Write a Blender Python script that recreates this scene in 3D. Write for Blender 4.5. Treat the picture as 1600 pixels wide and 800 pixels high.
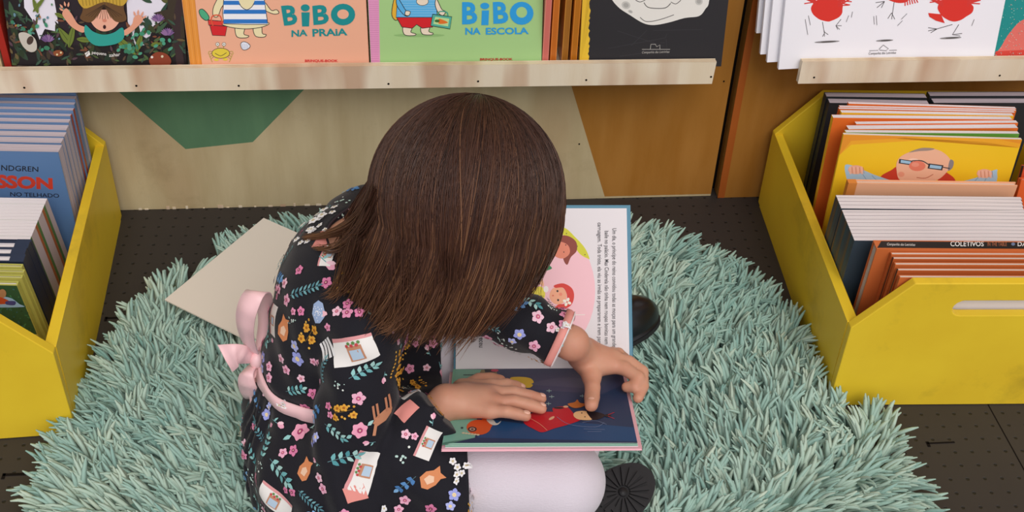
import bpy, math, random
import numpy as np
from mathutils import Vector, Matrix
from mathutils.bvhtree import BVHTree
from mathutils.geometry import tessellate_polygon
from math import sin, cos, pi, radians
for _o in list(bpy.data.objects):
    bpy.data.objects.remove(_o)
SC = bpy.context.scene
COL = SC.collection
# ---------------------------------------------------------------- camera
FPX = 1836.0
PITCH, YAW, ROLL = radians(38.93), radians(6.67), radians(2.55)
CAMZ = 1.15
_F = Vector((sin(YAW)*cos(PITCH), cos(YAW)*cos(PITCH), -sin(PITCH)))
_R0 = Vector((cos(YAW), -sin(YAW), 0))
_U0 = _R0.cross(_F)
_R = _R0*cos(ROLL) + _U0*sin(ROLL)
_U = -_R0*sin(ROLL) + _U0*cos(ROLL)
CP = Vector((0, 0, CAMZ))
cam_d = bpy.data.cameras.new('camera')
cam_d.sensor_width = 36.0
cam_d.lens = 36.0*FPX/1600.0
cam_d.clip_start = 0.02
cam = bpy.data.objects.new('camera', cam_d)
COL.objects.link(cam)
cam.matrix_world = Matrix(((_R.x, _U.x, -_F.x, 0), (_R.y, _U.y, -_F.y, 0), (_R.z, _U.z, -_F.z, CAMZ), (0, 0, 0, 1)))
SC.camera = cam
# ---------------------------------------------------------------- world, sun, exposure
w = bpy.data.worlds.new('overcast_sky')
SC.world = w
w.use_nodes = True
nt = w.node_tree
bg = nt.nodes['Background']
tc = nt.nodes.new('ShaderNodeTexCoord')
sp = nt.nodes.new('ShaderNodeSeparateXYZ')
mr = nt.nodes.new('ShaderNodeMapRange')
mr.inputs['From Min'].default_value = -1.0
mr.inputs['From Max'].default_value = 0.4
mxs = nt.nodes.new('ShaderNodeMixRGB')
mxs.inputs['Color1'].default_value = (0.95, 0.93, 0.98, 1)
mxs.inputs['Color2'].default_value = (0.50, 0.49, 0.50, 1)
nt.links.new(tc.outputs['Generated'], sp.inputs[0])
nt.links.new(sp.outputs['Y'], mr.inputs['Value'])
nt.links.new(mr.outputs[0], mxs.inputs['Fac'])
nt.links.new(mxs.outputs[0], bg.inputs['Color'])
bg.inputs['Strength'].default_value = 0.95
sun_d = bpy.data.lights.new('hazy_sun', 'SUN')
sun_d.energy = 1.7
sun_d.angle = radians(40)
sun_d.color = (1.0, 0.95, 0.88)
sun = bpy.data.objects.new('hazy_sun', sun_d)
COL.objects.link(sun)
sun.rotation_euler = Vector((0.22, -0.85, 1.0)).to_track_quat('Z', 'Y').to_euler()
SC.view_settings.view_transform = 'Standard'
SC.view_settings.look = 'None'
SC.view_settings.gamma = 1.0
SC.view_settings.use_curve_mapping = False
SC.view_settings.exposure = -0.12

# ---------------------------------------------------------------- helpers
def ray(x, y):
    return _F + _R*((x-800)/FPX) + _U*((400-y)/FPX)
def onz(x, y, z=0.0):
    d = ray(x, y); return CP + d*((z-CAMZ)/d.z)
def ony(x, y, Y):
    d = ray(x, y); return CP + d*(Y/d.y)
def od(x, y, dep):
    return CP + ray(x, y)*dep
def onplane(x, y, O, N):
    d = ray(x, y); return CP + d*((O-CP).dot(N)/d.dot(N))
def lin(c):
    if isinstance(c, str):
        c = c.lstrip('#'); c = [int(c[i:i+2], 16) for i in (0, 2, 4)]
    r = []
    for v in c[:3]:
        v = v/255.0
        r.append(v/12.92 if v <= 0.04045 else ((v+0.055)/1.055)**2.4)
    return (r[0], r[1], r[2], 1.0)
MATS = {}
def mat(name, col, rough=0.6, spec=0.3, noise=None, col2=None, bump=0.0, bscale=40.0, stretch=None, attr=None, coat=0.0, nfac=(0.35, 0.7), sheen=0.0, sss=0.0):
    """procedural material; noise = scale of a second colour mixed in, stretch = vector scale of coordinates"""
    if name in MATS:
        return MATS[name]
    m = bpy.data.materials.new(name); m.use_nodes = True
    t = m.node_tree; b = t.nodes['Principled BSDF']
    b.inputs['Base Color'].default_value = lin(col)
    b.inputs['Roughness'].default_value = rough
    b.inputs['Specular IOR Level'].default_value = spec
    b.inputs['Coat Weight'].default_value = coat
    b.inputs['Coat Roughness'].default_value = 0.15
    b.inputs['Sheen Weight'].default_value = sheen
    if sss:
        b.inputs['Subsurface Weight'].default_value = sss
        b.inputs['Subsurface Radius'].default_value = (0.012, 0.004, 0.002)
        b.inputs['Subsurface Scale'].default_value = 1.0
    co = None
    if noise or bump:
        tcn = t.nodes.new('ShaderNodeTexCoord'); mp = t.nodes.new('ShaderNodeMapping')
        t.links.new(tcn.outputs['Object'], mp.inputs[0])
        if stretch: mp.inputs['Scale'].default_value = stretch
        co = mp.outputs[0]
    if noise:
        n = t.nodes.new('ShaderNodeTexNoise'); n.inputs['Scale'].default_value = noise; n.inputs['Detail'].default_value = 5
        t.links.new(co, n.inputs['Vector'])
        r = t.nodes.new('ShaderNodeMapRange'); r.inputs['From Min'].default_value = nfac[0]; r.inputs['From Max'].default_value = nfac[1]
        t.links.new(n.outputs['Fac'], r.inputs['Value'])
        x = t.nodes.new('ShaderNodeMixRGB'); x.inputs['Color1'].default_value = lin(col); x.inputs['Color2'].default_value = lin(col2 or col)
        t.links.new(r.outputs[0], x.inputs['Fac']); t.links.new(x.outputs[0], b.inputs['Base Color'])
    if bump:
        n2 = t.nodes.new('ShaderNodeTexNoise'); n2.inputs['Scale'].default_value = bscale; n2.inputs['Detail'].default_value = 6
        t.links.new(co, n2.inputs['Vector'])
        bp = t.nodes.new('ShaderNodeBump'); bp.inputs['Strength'].default_value = bump; bp.inputs['Distance'].default_value = 0.002
        t.links.new(n2.outputs['Fac'], bp.inputs['Height']); t.links.new(bp.outputs[0], b.inputs['Normal'])
    MATS[name] = m
    return m
def flat(col, rough=0.45):
    """printed ink"""
    k = 'ink_' + (col if isinstance(col, str) else '%02x%02x%02x' % tuple(col)).lstrip('#')
    return mat(k, col, rough, 0.35)
def meta(o, label=None, cat=None, group=None, kind=None):
    if label: o['label'] = label
    if cat: o['category'] = cat
    if group: o['group'] = group
    if kind: o['kind'] = kind
    return o
def empty(name, loc, label=None, cat=None, group=None):
    o = bpy.data.objects.new(name, None); COL.objects.link(o); o.location = loc
    o.empty_display_size = 0.02
    return meta(o, label, cat, group)
def wpos(o):
    return Vector(o.location)
class MB:
    """collects faces with several materials; build() links ONE mesh object"""
    def __init__(s):
        s.v = []; s.f = []; s.m = []; s.mats = []; s.sm = []
    def mi(s, m):
        if m not in s.mats: s.mats.append(m)
        return s.mats.index(m)
    def add(s, vs, fs, m, smooth=False):
        k = len(s.v); i = s.mi(m)
        s.v += [tuple(p) for p in vs]
        for f in fs:
            s.f.append([k+q for q in f]); s.m.append(i); s.sm.append(smooth)
    def box(s, a, b, m, M=None):
        x0, y0, z0 = a; x1, y1, z1 = b
        vs = [Vector(p) for p in ((x0,y0,z0),(x1,y0,z0),(x1,y1,z0),(x0,y1,z0),(x0,y0,z1),(x1,y0,z1),(x1,y1,z1),(x0,y1,z1))]
        if M: vs = [M @ p for p in vs]
        s.add(vs, [(3,2,1,0),(4,5,6,7),(0,1,5,4),(1,2,6,5),(2,3,7,6),(3,0,4,7)], m)
    def prism(s, pts, d, m):
        """pts: 3D polygon, d: extrusion vector"""
        n = len(pts); d = Vector(d)
        vs = [Vector(p) for p in pts] + [Vector(p)+d for p in pts]
        tri = tessellate_polygon([[Vector(p) for p in pts]])
        fs = [tuple(t) for t in tri] + [tuple(q+n for q in reversed(t)) for t in tri]
        fs += [(i, (i+1) % n, (i+1) % n+n, i+n) for i in range(n)]
        s.add(vs, fs, m)
    def tube(s, pts, rs, m, n=8, cap=True, flatten=None):
        pts = [Vector(p) for p in pts]
        if not hasattr(rs, '__len__'): rs = [rs]*len(pts)
        vs = []; up = Vector((0.13, 0.31, 0.94))
        for i, p in enumerate(pts):
            t = (pts[min(i+1, len(pts)-1)] - pts[max(i-1, 0)]).normalized()
            a = up.cross(t)
            if a.length < 1e-4: a = Vector((1,0,0)).cross(t)
            a.normalize(); b = t.cross(a)
            for k in range(n):
                an = 2*pi*k/n
                vs.append(p + a*cos(an)*rs[i] + b*sin(an)*rs[i]*(flatten or 1))
        fs = [(i*n+k, i*n+(k+1) % n, (i+1)*n+(k+1) % n, (i+1)*n+k) for i in range(len(pts)-1) for k in range(n)]
        if cap:
            fs += [tuple(reversed(range(n))), tuple(range((len(pts)-1)*n, len(pts)*n))]
        s.add(vs, fs, m, True)
    def ball(s, c, r, m, n=10, M=None):
        if not hasattr(r, '__len__'): r = (r, r, r)
        vs = []; fs = []
        for i in range(n+1):
            th = pi*i/n
            for k in range(2*n):
                ph = pi*k/n
                p = Vector((r[0]*sin(th)*cos(ph), r[1]*sin(th)*sin(ph), r[2]*cos(th)))
                if M: p = M @ p
                vs.append(Vector(c)+p)
        for i in range(n):
            for k in range(2*n):
                fs.append((i*2*n+k, (i+1)*2*n+k, (i+1)*2*n+(k+1) % (2*n), i*2*n+(k+1) % (2*n)))
        s.add(vs, fs, m, True)
    def build(s, name, parent=None, loc=None, local=False, bevel=0.0, fix=True):
        """verts are world coordinates unless local; origin put at loc or at the parent's"""
        me = bpy.data.meshes.new(name)
        off = Vector((0,0,0))
        if not local:
            if parent is not None: off = parent_loc(parent)
            elif loc is not None: off = Vector(loc)
        vs = [(p[0]-off.x, p[1]-off.y, p[2]-off.z) for p in s.v]
        me.from_pydata(vs, [], s.f)
        for m in s.mats: me.materials.append(m)
        me.polygons.foreach_set('material_index', s.m)
        me.polygons.foreach_set('use_smooth', s.sm)
        me.update()
        o = bpy.data.objects.new(name, me); COL.objects.link(o)
        if parent is not None: o.parent = parent
        elif loc is not None: o.location = loc
        if bevel:
            b = o.modifiers.new('bevel', 'BEVEL'); b.width = bevel; b.segments = 2; b.limit_method = 'ANGLE'
        return o
def parent_loc(o):
    v = Vector((0,0,0))
    while o is not None:
        v += Vector(o.location); o = o.parent
    return v
def npmesh(name, V, Fq, m, parent=None, loc=(0,0,0), smooth=True, kind=None):
    off = parent_loc(parent) if parent is not None else Vector(loc)
    V = np.asarray(V, dtype=np.float32) - np.array(off, dtype=np.float32)
    me = bpy.data.meshes.new(name)
    nf, k = Fq.shape
    me.vertices.add(len(V)); me.vertices.foreach_set('co', V.ravel())
    me.loops.add(nf*k); me.loops.foreach_set('vertex_index', Fq.astype(np.int32).ravel())
    me.polygons.add(nf); me.polygons.foreach_set('loop_start', np.arange(0, nf*k, k, dtype=np.int32))
    me.update(calc_edges=True)
    me.polygons.foreach_set('use_smooth', np.full(nf, smooth))
    me.materials.append(m)
    o = bpy.data.objects.new(name, me); COL.objects.link(o)
    if parent is not None: o.parent = parent
    else: o.location = loc
    return o
# ---- text
_TC = {}
def text2d(s, bold=0.0, shear=0.0):
    k = (s, bold, shear)
    if k in _TC: return _TC[k]
    cu = bpy.data.curves.new('t', 'FONT'); cu.body = s; cu.size = 1.0; cu.offset = bold; cu.shear = shear; cu.resolution_u = 3
    cu.fill_mode = 'FRONT'
    o = bpy.data.objects.new('t', cu); COL.objects.link(o)
    dg = bpy.context.evaluated_depsgraph_get()
    me = bpy.data.meshes.new_from_object(o.evaluated_get(dg))
    vs = [(v.co.x, v.co.y) for v in me.vertices]; fs = [tuple(p.vertices) for p in me.polygons]
    bpy.data.objects.remove(o); bpy.data.curves.remove(cu); bpy.data.meshes.remove(me)
    xs = [v[0] for v in vs]; ys = [v[1] for v in vs]
    x0, x1, y0, y1 = min(xs), max(xs), min(ys), max(ys)
    vs = [((x-x0)/(x1-x0), (y-y0)/(y1-y0)) for x, y in vs]
    _TC[k] = (vs, fs, (x1-x0)/(y1-y0))
    return _TC[k]
def catmull(pts, n=6, closed=True):
    P = [Vector((p[0], p[1], 0)) for p in pts]; out = []; N = len(P)
    rng = range(N) if closed else range(N-1)
    for i in rng:
        if closed: a, b, c, d = P[i-1], P[i], P[(i+1) % N], P[(i+2) % N]
        else: a, b, c, d = P[max(i-1,0)], P[i], P[i+1], P[min(i+2,N-1)]
        for k in range(n):
            t = k/n
            q = 0.5*((2*b)+(c-a)*t+(2*a-5*b+4*c-d)*t*t+(3*b-a-3*c+d)*t**3)
            out.append((q.x, q.y))
    if not closed: out.append((P[-1].x, P[-1].y))
    return out
class Art:
    """flat print on a plane; shapes are given in picture pixels and carried onto the real plane"""
    def __init__(s, mb, O, U, V, w, h, toobj=None, base=0.0002, step=0.000008, px=True):
        s.mb = mb; s.O = Vector(O); s.U = Vector(U).normalized(); s.V = Vector(V).normalized(); s.N = s.U.cross(s.V).normalized()
        s.w = w; s.h = h; s.k = 0; s.T = toobj; s.base = base; s.step = step; s.px = px
    def uv(s, p):
        if not s.px: return (p[0], p[1])
        q = onplane(p[0], p[1], s.O, s.N) - s.O
        return (q.dot(s.U), q.dot(s.V))
    def put(s, uvs, fs, col):
        s.k += 1; e = s.base + s.step*s.k; vs = []
        for u, v in uvs:
            u = min(max(u, 0.0004), s.w-0.0004); v = min(max(v, 0.0004), s.h-0.0004)
            p = s.O + s.U*u + s.V*v + s.N*e
            vs.append(s.T @ p if s.T else p)
        s.mb.add(vs, fs, flat(col) if not hasattr(col, 'node_tree') else col)
    def poly(s, pts, col, smooth=False, n=5):
        if smooth: pts = catmull(pts, n)
        uvs = [s.uv(p) for p in pts]
        tri = tessellate_polygon([[Vector((a, b, 0)) for a, b in uvs]])
        fs = []
        for t in tri:
            a, b, c = [Vector(uvs[i]) for i in t]
            fs.append(tuple(t) if (b-a).cross(c-a) > 0 else tuple(reversed(t)))
        s.put(uvs, fs, col)
    def ell(s, cx, cy, rx, ry, col, rot=0, n=20, out=None, ow=1.2):
        f = lambda g: [(cx+(rx+g)*cos(2*pi*i/n)*cos(rot)-(ry+g)*sin(2*pi*i/n)*sin(rot), cy+(rx+g)*cos(2*pi*i/n)*sin(rot)+(ry+g)*sin(2*pi*i/n)*cos(rot)) for i in range(n)]
        if out: s.poly(f(ow), out)
        s.poly(f(0), col)
    def line(s, pts, wd, col, smooth=True):
        if smooth and len(pts) > 2: pts = catmull(pts, 4, False)
        P = [Vector((p[0], p[1])) for p in pts]; L = []; Rr = []
        for i, p in enumerate(P):
            t = (P[min(i+1, len(P)-1)] - P[max(i-1, 0)])
            if t.length < 1e-9: t = Vector((1, 0))
            t.normalize(); nn = Vector((-t.y, t.x))*wd/2
            L.append(p+nn); Rr.append(p-nn)
        n = len(P); uvs = [s.uv(p) for p in L] + [s.uv(p) for p in Rr]
        s.put(uvs, [(i, i+1, n+i+1, n+i) for i in range(n-1)], col)
    def olpoly(s, pts, col, oc='2a2a2a', ow=1.1, smooth=True):
        s.poly(pts, col, smooth)
        q = catmull(pts, 5) if smooth else list(pts)
        s.line(q+[q[0]], ow, oc, False)
    def text(s, t, quad, col, bold=0.0, shear=0.0):
        """quad: bottom-left, bottom-right, top-right, top-left of the word's own box"""
        vs, fs, _ = text2d(t, bold, shear)
        bl, br, tr, tl = [Vector(q) for q in quad]
        uvs = [s.uv(bl*(1-x)*(1-y)+br*x*(1-y)+tr*x*y+tl*(1-x)*y) for x, y in vs]
        s.put(uvs, fs, col)
# ---- implicit surfaces
class Vol:
    def __init__(s, lo, hi, h):
        s.lo = np.array(lo, float); s.h = h
        s.n = np.ceil((np.array(hi)-s.lo)/h).astype(int)+1
        s.F = np.full(tuple(s.n), 0.05, dtype=np.float32)
    def sub(s, lo, hi):
        a = np.clip(np.floor((np.array(lo)-s.lo)/s.h).astype(int), 0, s.n); b = np.clip(np.ceil((np.array(hi)-s.lo)/s.h).astype(int)+1, 0, s.n)
        sl = tuple(slice(a[i], b[i]) for i in range(3))
        g = [(s.lo[i]+s.h*np.arange(a[i], b[i])).astype(np.float32) for i in range(3)]
        return sl, g[0][:, None, None], g[1][None, :, None], g[2][None, None, :]
    def comb(s, sl, d, k, neg=False):
        a = s.F[sl]
        if a.size == 0: return
        if neg:
            d = -d
            if k > 0: hh = np.maximum(k-np.abs(a-d), 0)/k; s.F[sl] = np.maximum(a, d)+hh*hh*k*0.25
            else: s.F[sl] = np.maximum(a, d)
        else:
            if k > 0: hh = np.maximum(k-np.abs(a-d), 0)/k; s.F[sl] = np.minimum(a, d)-hh*hh*k*0.25
            else: s.F[sl] = np.minimum(a, d)
    def cap(s, a, b, ra, rb, k=0.01, sq=(1,1,1), neg=False):
        a = np.array(a, float); b = np.array(b, float); m = max(ra, rb)*max(1, 1/min(sq))+k+0.012
        sl, X, Y, Z = s.sub(np.minimum(a, b)-m, np.maximum(a, b)+m)
        d = b-a; L = max(float(d@d), 1e-12)
        t = np.clip(((X-a[0])*d[0]+(Y-a[1])*d[1]+(Z-a[2])*d[2])/L, 0, 1)
        q = np.sqrt(((X-a[0]-t*d[0])*sq[0])**2+((Y-a[1]-t*d[1])*sq[1])**2+((Z-a[2]-t*d[2])*sq[2])**2)-(ra+(rb-ra)*t)
        s.comb(sl, q.astype(np.float32), k, neg)
    def chain(s, pts, rs, k=0.01):
        for i in range(len(pts)-1): s.cap(pts[i], pts[i+1], rs[i], rs[i+1], k)
    def ell(s, c, r, k=0.01, R=None, neg=False):
        c = np.array(c, float); r = np.array(r, float); m = r.max()+k+0.015
        sl, X, Y, Z = s.sub(c-m, c+m)
        x, y, z = X-c[0], Y-c[1], Z-c[2]
        if R is not None:
            Rm = np.array(R)
            x, y, z = [Rm[0, i]*x+Rm[1, i]*y+Rm[2, i]*z for i in range(3)]
        k0 = np.sqrt((x/r[0])**2+(y/r[1])**2+(z/r[2])**2)
        k1 = np.sqrt((x/r[0]**2)**2+(y/r[1]**2)**2+(z/r[2]**2)**2)+1e-6
        s.comb(sl, (k0*(k0-1)/k1).astype(np.float32), k, neg)
    def clip(s, n, c):
        """remove the side n.p > c"""
        X = (s.lo[0]+s.h*np.arange(s.n[0]))[:, None, None]; Y = (s.lo[1]+s.h*np.arange(s.n[1]))[None, :, None]; Z = (s.lo[2]+s.h*np.arange(s.n[2]))[None, None, :]
        s.F = np.maximum(s.F, (n[0]*X+n[1]*Y+n[2]*Z-c)).astype(np.float32)
    def grid(s):
        return ((s.lo[0]+s.h*np.arange(s.n[0]))[:, None, None], (s.lo[1]+s.h*np.arange(s.n[1]))[None, :, None], (s.lo[2]+s.h*np.arange(s.n[2]))[None, None, :])
    def mesh(s):
        F = s.F; I = F < 0
        cnt = sum(I[i:i+F.shape[0]-1, j:j+F.shape[1]-1, k:k+F.shape[2]-1].astype(np.int8) for i in (0,1) for j in (0,1) for k in (0,1))
        act = (cnt > 0) & (cnt < 8)
        c = np.argwhere(act); idx = np.full(act.shape, -1, np.int32); idx[act] = np.arange(len(c))
        P = np.zeros((len(c), 3)); W = np.zeros(len(c))
        cor = [(i, j, k) for i in (0,1) for j in (0,1) for k in (0,1)]
        val = {q: F[c[:, 0]+q[0], c[:, 1]+q[1], c[:, 2]+q[2]] for q in cor}
        for q in cor:
            for ax in range(3):
                if q[ax] == 0:
                    q2 = list(q); q2[ax] = 1; q2 = tuple(q2)
                    a, b = val[q], val[q2]; mk = (a < 0) != (b < 0)
                    t = np.where(mk, a/np.where(np.abs(a-b) < 1e-12, 1, a-b), 0)
                    pos = np.tile(np.array(q, float), (len(c), 1)); pos[:, ax] += t
                    P += pos*mk[:, None]; W += mk
        V = s.lo+s.h*(c+P/W[:, None])
        faces = []
        for ax in range(3):
            o1, o2 = (ax+1) % 3, (ax+2) % 3
            sa = [slice(1, -1)]*3; sb = [slice(1, -1)]*3
            sa[ax] = slice(0, -1); sb[ax] = slice(1, None)
            a, b = I[tuple(sa)], I[tuple(sb)]
            e = np.argwhere(a != b)
            if len(e) == 0: continue
            ins = a[tuple(e.T)]
            e = e.copy(); e[:, o1] += 1; e[:, o2] += 1
            def cell(d1, d2):
                q = e.copy(); q[:, o1] += d1; q[:, o2] += d2; return idx[q[:, 0], q[:, 1], q[:, 2]]
            Q = np.stack([cell(-1,-1), cell(0,-1), cell(0,0), cell(-1,0)], 1)
            Q[~ins] = Q[~ins][:, ::-1]
            faces.append(Q)
        Fq = np.concatenate(faces); Fq = Fq[(Fq >= 0).all(1)]
        return V, Fq
def relax(V, Fq, it=2, lam=0.5):
    n = len(V); E = np.concatenate([Fq[:, [0,1]], Fq[:, [1,2]], Fq[:, [2,3]], Fq[:, [3,0]]])
    for _ in range(it):
        A = np.zeros_like(V); c = np.zeros(n)
        for ax in range(3):
            A[:, ax] = np.bincount(E[:, 0], V[E[:, 1], ax], n)+np.bincount(E[:, 1], V[E[:, 0], ax], n)
        c = np.bincount(E[:, 0], minlength=n)+np.bincount(E[:, 1], minlength=n)
        V = V*(1-lam)+lam*A/np.maximum(c, 1)[:, None]
    return V
# ================================================================ SETTING
WALL_Y = 1.559
def wood_mat(name, c1, c2, c3, scale=6, stretch=(1, 1, 9), rough=0.6):
    m = mat(name, c1, rough, 0.25, noise=scale, col2=c2, bump=0.12, bscale=60, stretch=stretch)
    t = m.node_tree; b = t.nodes['Principled BSDF']
    src = b.inputs['Base Color'].links[0].from_socket
    n = t.nodes.new('ShaderNodeTexNoise'); n.inputs['Scale'].default_value = 3.1; n.inputs['Detail'].default_value = 3
    tcn = t.nodes.new('ShaderNodeTexCoord'); mp = t.nodes.new('ShaderNodeMapping'); mp.inputs['Scale'].default_value = (2.2, 2.2, 0.7)
    t.links.new(tcn.outputs['Object'], mp.inputs[0]); t.links.new(mp.outputs[0], n.inputs['Vector'])
    r = t.nodes.new('ShaderNodeMapRange'); r.inputs['From Min'].default_value = 0.52; r.inputs['From Max'].default_value = 0.72; r.inputs['To Max'].default_value = 0.7
    t.links.new(n.outputs['Fac'], r.inputs['Value'])
    x = t.nodes.new('ShaderNodeMixRGB'); x.inputs['Color2'].default_value = lin(c3)
    t.links.new(src, x.inputs['Color1']); t.links.new(r.outputs[0], x.inputs['Fac']); t.links.new(x.outputs[0], b.inputs['Base Color'])
    return m
M_beige = wood_mat('beige_plywood', 'cfbf9a', 'c0ae88', 'b59a74', 5, (6, 6, 1))
M_green = wood_mat('green_painted_plywood', '648c6a', '5a8162', '507459', 5, (6, 6, 1))
M_ochre = wood_mat('ochre_painted_plywood', 'b27c3a', 'a66f2c', '996728', 5, (6, 6, 1), 0.45)
M_ochre2 = wood_mat('ochre_edge', 'b4622a', 'a4551f', '96501f', 5, (6, 6, 1), 0.5)
M_lip = wood_mat('pale_pine_plywood', 'e4d3b8', 'ecdfc9', 'bb8f70', 4, (7, 1, 1))
for _n in M_lip.node_tree.nodes:
    if _n.type == 'MAPPING' and abs(_n.inputs['Scale'].default_value[0]-2.2) < .01: _n.inputs['Scale'].default_value = (4.0, 2.0, 0.8)
    if _n.type == 'MAP_RANGE' and abs(_n.inputs['From Min'].default_value-.52) < .01: _n.inputs['From Min'].default_value = .50; _n.inputs['From Max'].default_value = .64
M_ply = mat('plywood_edge', 'd9c3a0', 0.7, 0.2, noise=30, col2='b89872', stretch=(1, 1, 30))
M_yel = mat('yellow_paint', 'f0cf34', 0.42, 0.35, noise=5, col2='e3bd2c', bump=0.08, bscale=50)
M_black = mat('near_black', '17120f', 0.9, 0.1)  # near-black of mat slots and seams, board joint, nails and small wall dots

def scuff(m, col, amt, scale=9):
    t = m.node_tree; b = t.nodes['Principled BSDF']; src = b.inputs['Base Color'].links[0].from_socket
    n = t.nodes.new('ShaderNodeTexNoise'); n.inputs['Scale'].default_value = scale; n.inputs['Detail'].default_value = 8; n.inputs['Roughness'].default_value = 0.7
    tcn = t.nodes.new('ShaderNodeTexCoord'); t.links.new(tcn.outputs['Object'], n.inputs['Vector'])
    r = t.nodes.new('ShaderNodeMapRange'); r.inputs['From Min'].default_value = 0.56; r.inputs['From Max'].default_value = 0.8; r.inputs['To Max'].default_value = amt
    t.links.new(n.outputs['Fac'], r.inputs['Value'])
    x = t.nodes.new('ShaderNodeMixRGB'); x.inputs['Color2'].default_value = lin(col)
    t.links.new(src, x.inputs['Color1']); t.links.new(r.outputs[0], x.inputs['Fac']); t.links.new(x.outputs[0], b.inputs['Base Color'])
scuff(M_yel, '9a8126', 0.55, 6)
scuff(M_beige, '8a7757', 0.5, 7)

# floor: perforated dark interlocking mats
M_floor = bpy.data.materials.new('perforated_floor_mat'); M_floor.use_nodes = True
t = M_floor.node_tree; b = t.nodes['Principled BSDF']; b.inputs['Roughness'].default_value = 0.62
tcn = t.nodes.new('ShaderNodeTexCoord'); mp = t.nodes.new('ShaderNodeMapping'); mp.inputs['Scale'].default_value = (44, 44, 0); mp.inputs['Rotation'].default_value = (0, 0, 0.03)
t.links.new(tcn.outputs['Object'], mp.inputs[0])
vo = t.nodes.new('ShaderNodeTexVoronoi'); vo.voronoi_dimensions = '2D'; vo.inputs['Randomness'].default_value = 0.0; vo.inputs['Scale'].default_value = 1.0
t.links.new(mp.outputs[0], vo.inputs['Vector'])
r = t.nodes.new('ShaderNodeMapRange'); r.inputs['From Min'].default_value = 0.08; r.inputs['From Max'].default_value = 0.12
t.links.new(vo.outputs['Distance'], r.inputs['Value'])
nz = t.nodes.new('ShaderNodeTexNoise'); nz.inputs['Scale'].default_value = 7; nz.inputs['Detail'].default_value = 6
t.links.new(tcn.outputs['Object'], nz.inputs['Vector'])
x1 = t.nodes.new('ShaderNodeMixRGB'); x1.inputs['Color1'].default_value = lin('2c2725'); x1.inputs['Color2'].default_value = lin('38322f')
t.links.new(nz.outputs['Fac'], x1.inputs['Fac'])
x2 = t.nodes.new('ShaderNodeMixRGB'); x2.inputs['Color1'].default_value = lin('0d0b0a')
t.links.new(r.outputs[0], x2.inputs['Fac']); t.links.new(x1.outputs[0], x2.inputs['Color2']); t.links.new(x2.outputs[0], b.inputs['Base Color'])
bp = t.nodes.new('ShaderNodeBump'); bp.inputs['Strength'].default_value = 0.5; bp.inputs['Distance'].default_value = 0.002
t.links.new(r.outputs[0], bp.inputs['Height']); t.links.new(bp.outputs[0], b.inputs['Normal'])
m = MB(); m.box((-4, -4, -0.05), (4, WALL_Y+0.06, 0.0), M_floor)
# slots and seams of the mats
for (x0, y0, x1_, y1_) in ((1448, 692, 1492, 692), (5, 742, 62, 740), (165, 497, 190, 497)):
    a = onz(x0, y0); c = onz(x1_, y1_)
    m.box((a.x, a.y-0.0022, 0.0001), (c.x, c.y+0.0022, 0.0006), M_black)
    m.box((a.x-0.001, a.y-0.007, 0.0001), (a.x+0.003, a.y+0.002, 0.0006), M_black)
for xx in (-0.53, 0.13, 0.79):
    m.box((xx, -4, 0.0001), (xx+0.0015, WALL_Y, 0.0004), M_black)
o = m.build('floor', loc=(0, 0, 0)); meta(o, kind='structure')

# back wall: two painted plywood boards with a joint
def wp(x, y):
    p = ony(x, y, WALL_Y); return (p.x, p.z)
jt = wp(1170, 0); jb = wp(1116, 303)
XJ = 0.5*(jt[0]+jb[0])
def wallpoly(m, pts, mt, y=WALL_Y):
    vs = [Vector((p[0], y, p[1])) for p in pts]
    tri = tessellate_polygon([vs]); fs = []
    for q in tri:
        a, b_, c = [vs[i] for i in q]
        fs.append(tuple(q) if (b_-a).cross(c-a).y < 0 else tuple(reversed(q)))
    m.add(vs, fs, mt)
m = MB()
m.box((-2.2, WALL_Y+0.0005, 0.0), (XJ-0.006, WALL_Y+0.02, 2.1), M_beige)
g = [wp(185, 143), wp(290, 233), wp(395, 222), wp(475, 140)]
k0 = wp(893, 135); k1 = wp(945, 308)
sl = (k1[0]-k0[0])/(k1[1]-k0[1])
xb = k0[0]+sl*(0.004-k0[1]); xt = k0[0]+sl*(0.9-k0[1])
gl = g[0][0]-(0.9-g[0][1])*(g[1][0]-g[0][0])/(g[0][1]-g[1][1])*0.4
gr_ = g[3][0]+(0.9-g[3][1])*(g[3][0]-g[2][0])/(g[3][1]-g[2][1])*0.4
gp = [(gl, 0.9), g[0], g[1], g[2], g[3], (gr_, 0.9)]
wallpoly(m, gp, M_green)
wallpoly(m, [(-2.2, 0.9), (gl, 0.9), g[0], g[1], g[2], g[3], (gr_, 0.9), (xt, 0.9), (xb, 0.004), (-2.2, 0.004)], M_beige)
wallpoly(m, [(xt, 0.9), (xb, 0.004), (XJ-0.006, 0.004), (XJ-0.006, 0.9)], M_ochre)
wallpoly(m, [(-2.2, 0.9), (XJ-0.006, 0.9), (XJ-0.006, 2.1), (-2.2, 2.1)], M_beige)
for i in range(26):   # splintered lower edge
    xx = -0.43+i*0.021+random.Random(i).uniform(-.008, .008)
    hh = random.Random(i+50).uniform(0.001, 0.006)
    m.box((xx, WALL_Y-0.0006, 0.0), (xx+random.Random(i+9).uniform(0.002, 0.009), WALL_Y+0.001, hh), M_lip)
for (a, c) in ((1131, 127), (1163, 110), (905, 225)):
    p = wp(a, c); m.box((p[0]-0.0012, WALL_Y-0.0006, p[1]-0.0012), (p[0]+0.0012, WALL_Y, p[1]+0.0012), M_black)
o = m.build('wall_left', loc=(0, WALL_Y, 0)); meta(o, kind='structure')
m = MB()
m.box((XJ+0.005, WALL_Y-0.006, 0.0), (2.4, WALL_Y+0.02, 2.1), M_ochre)
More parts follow.
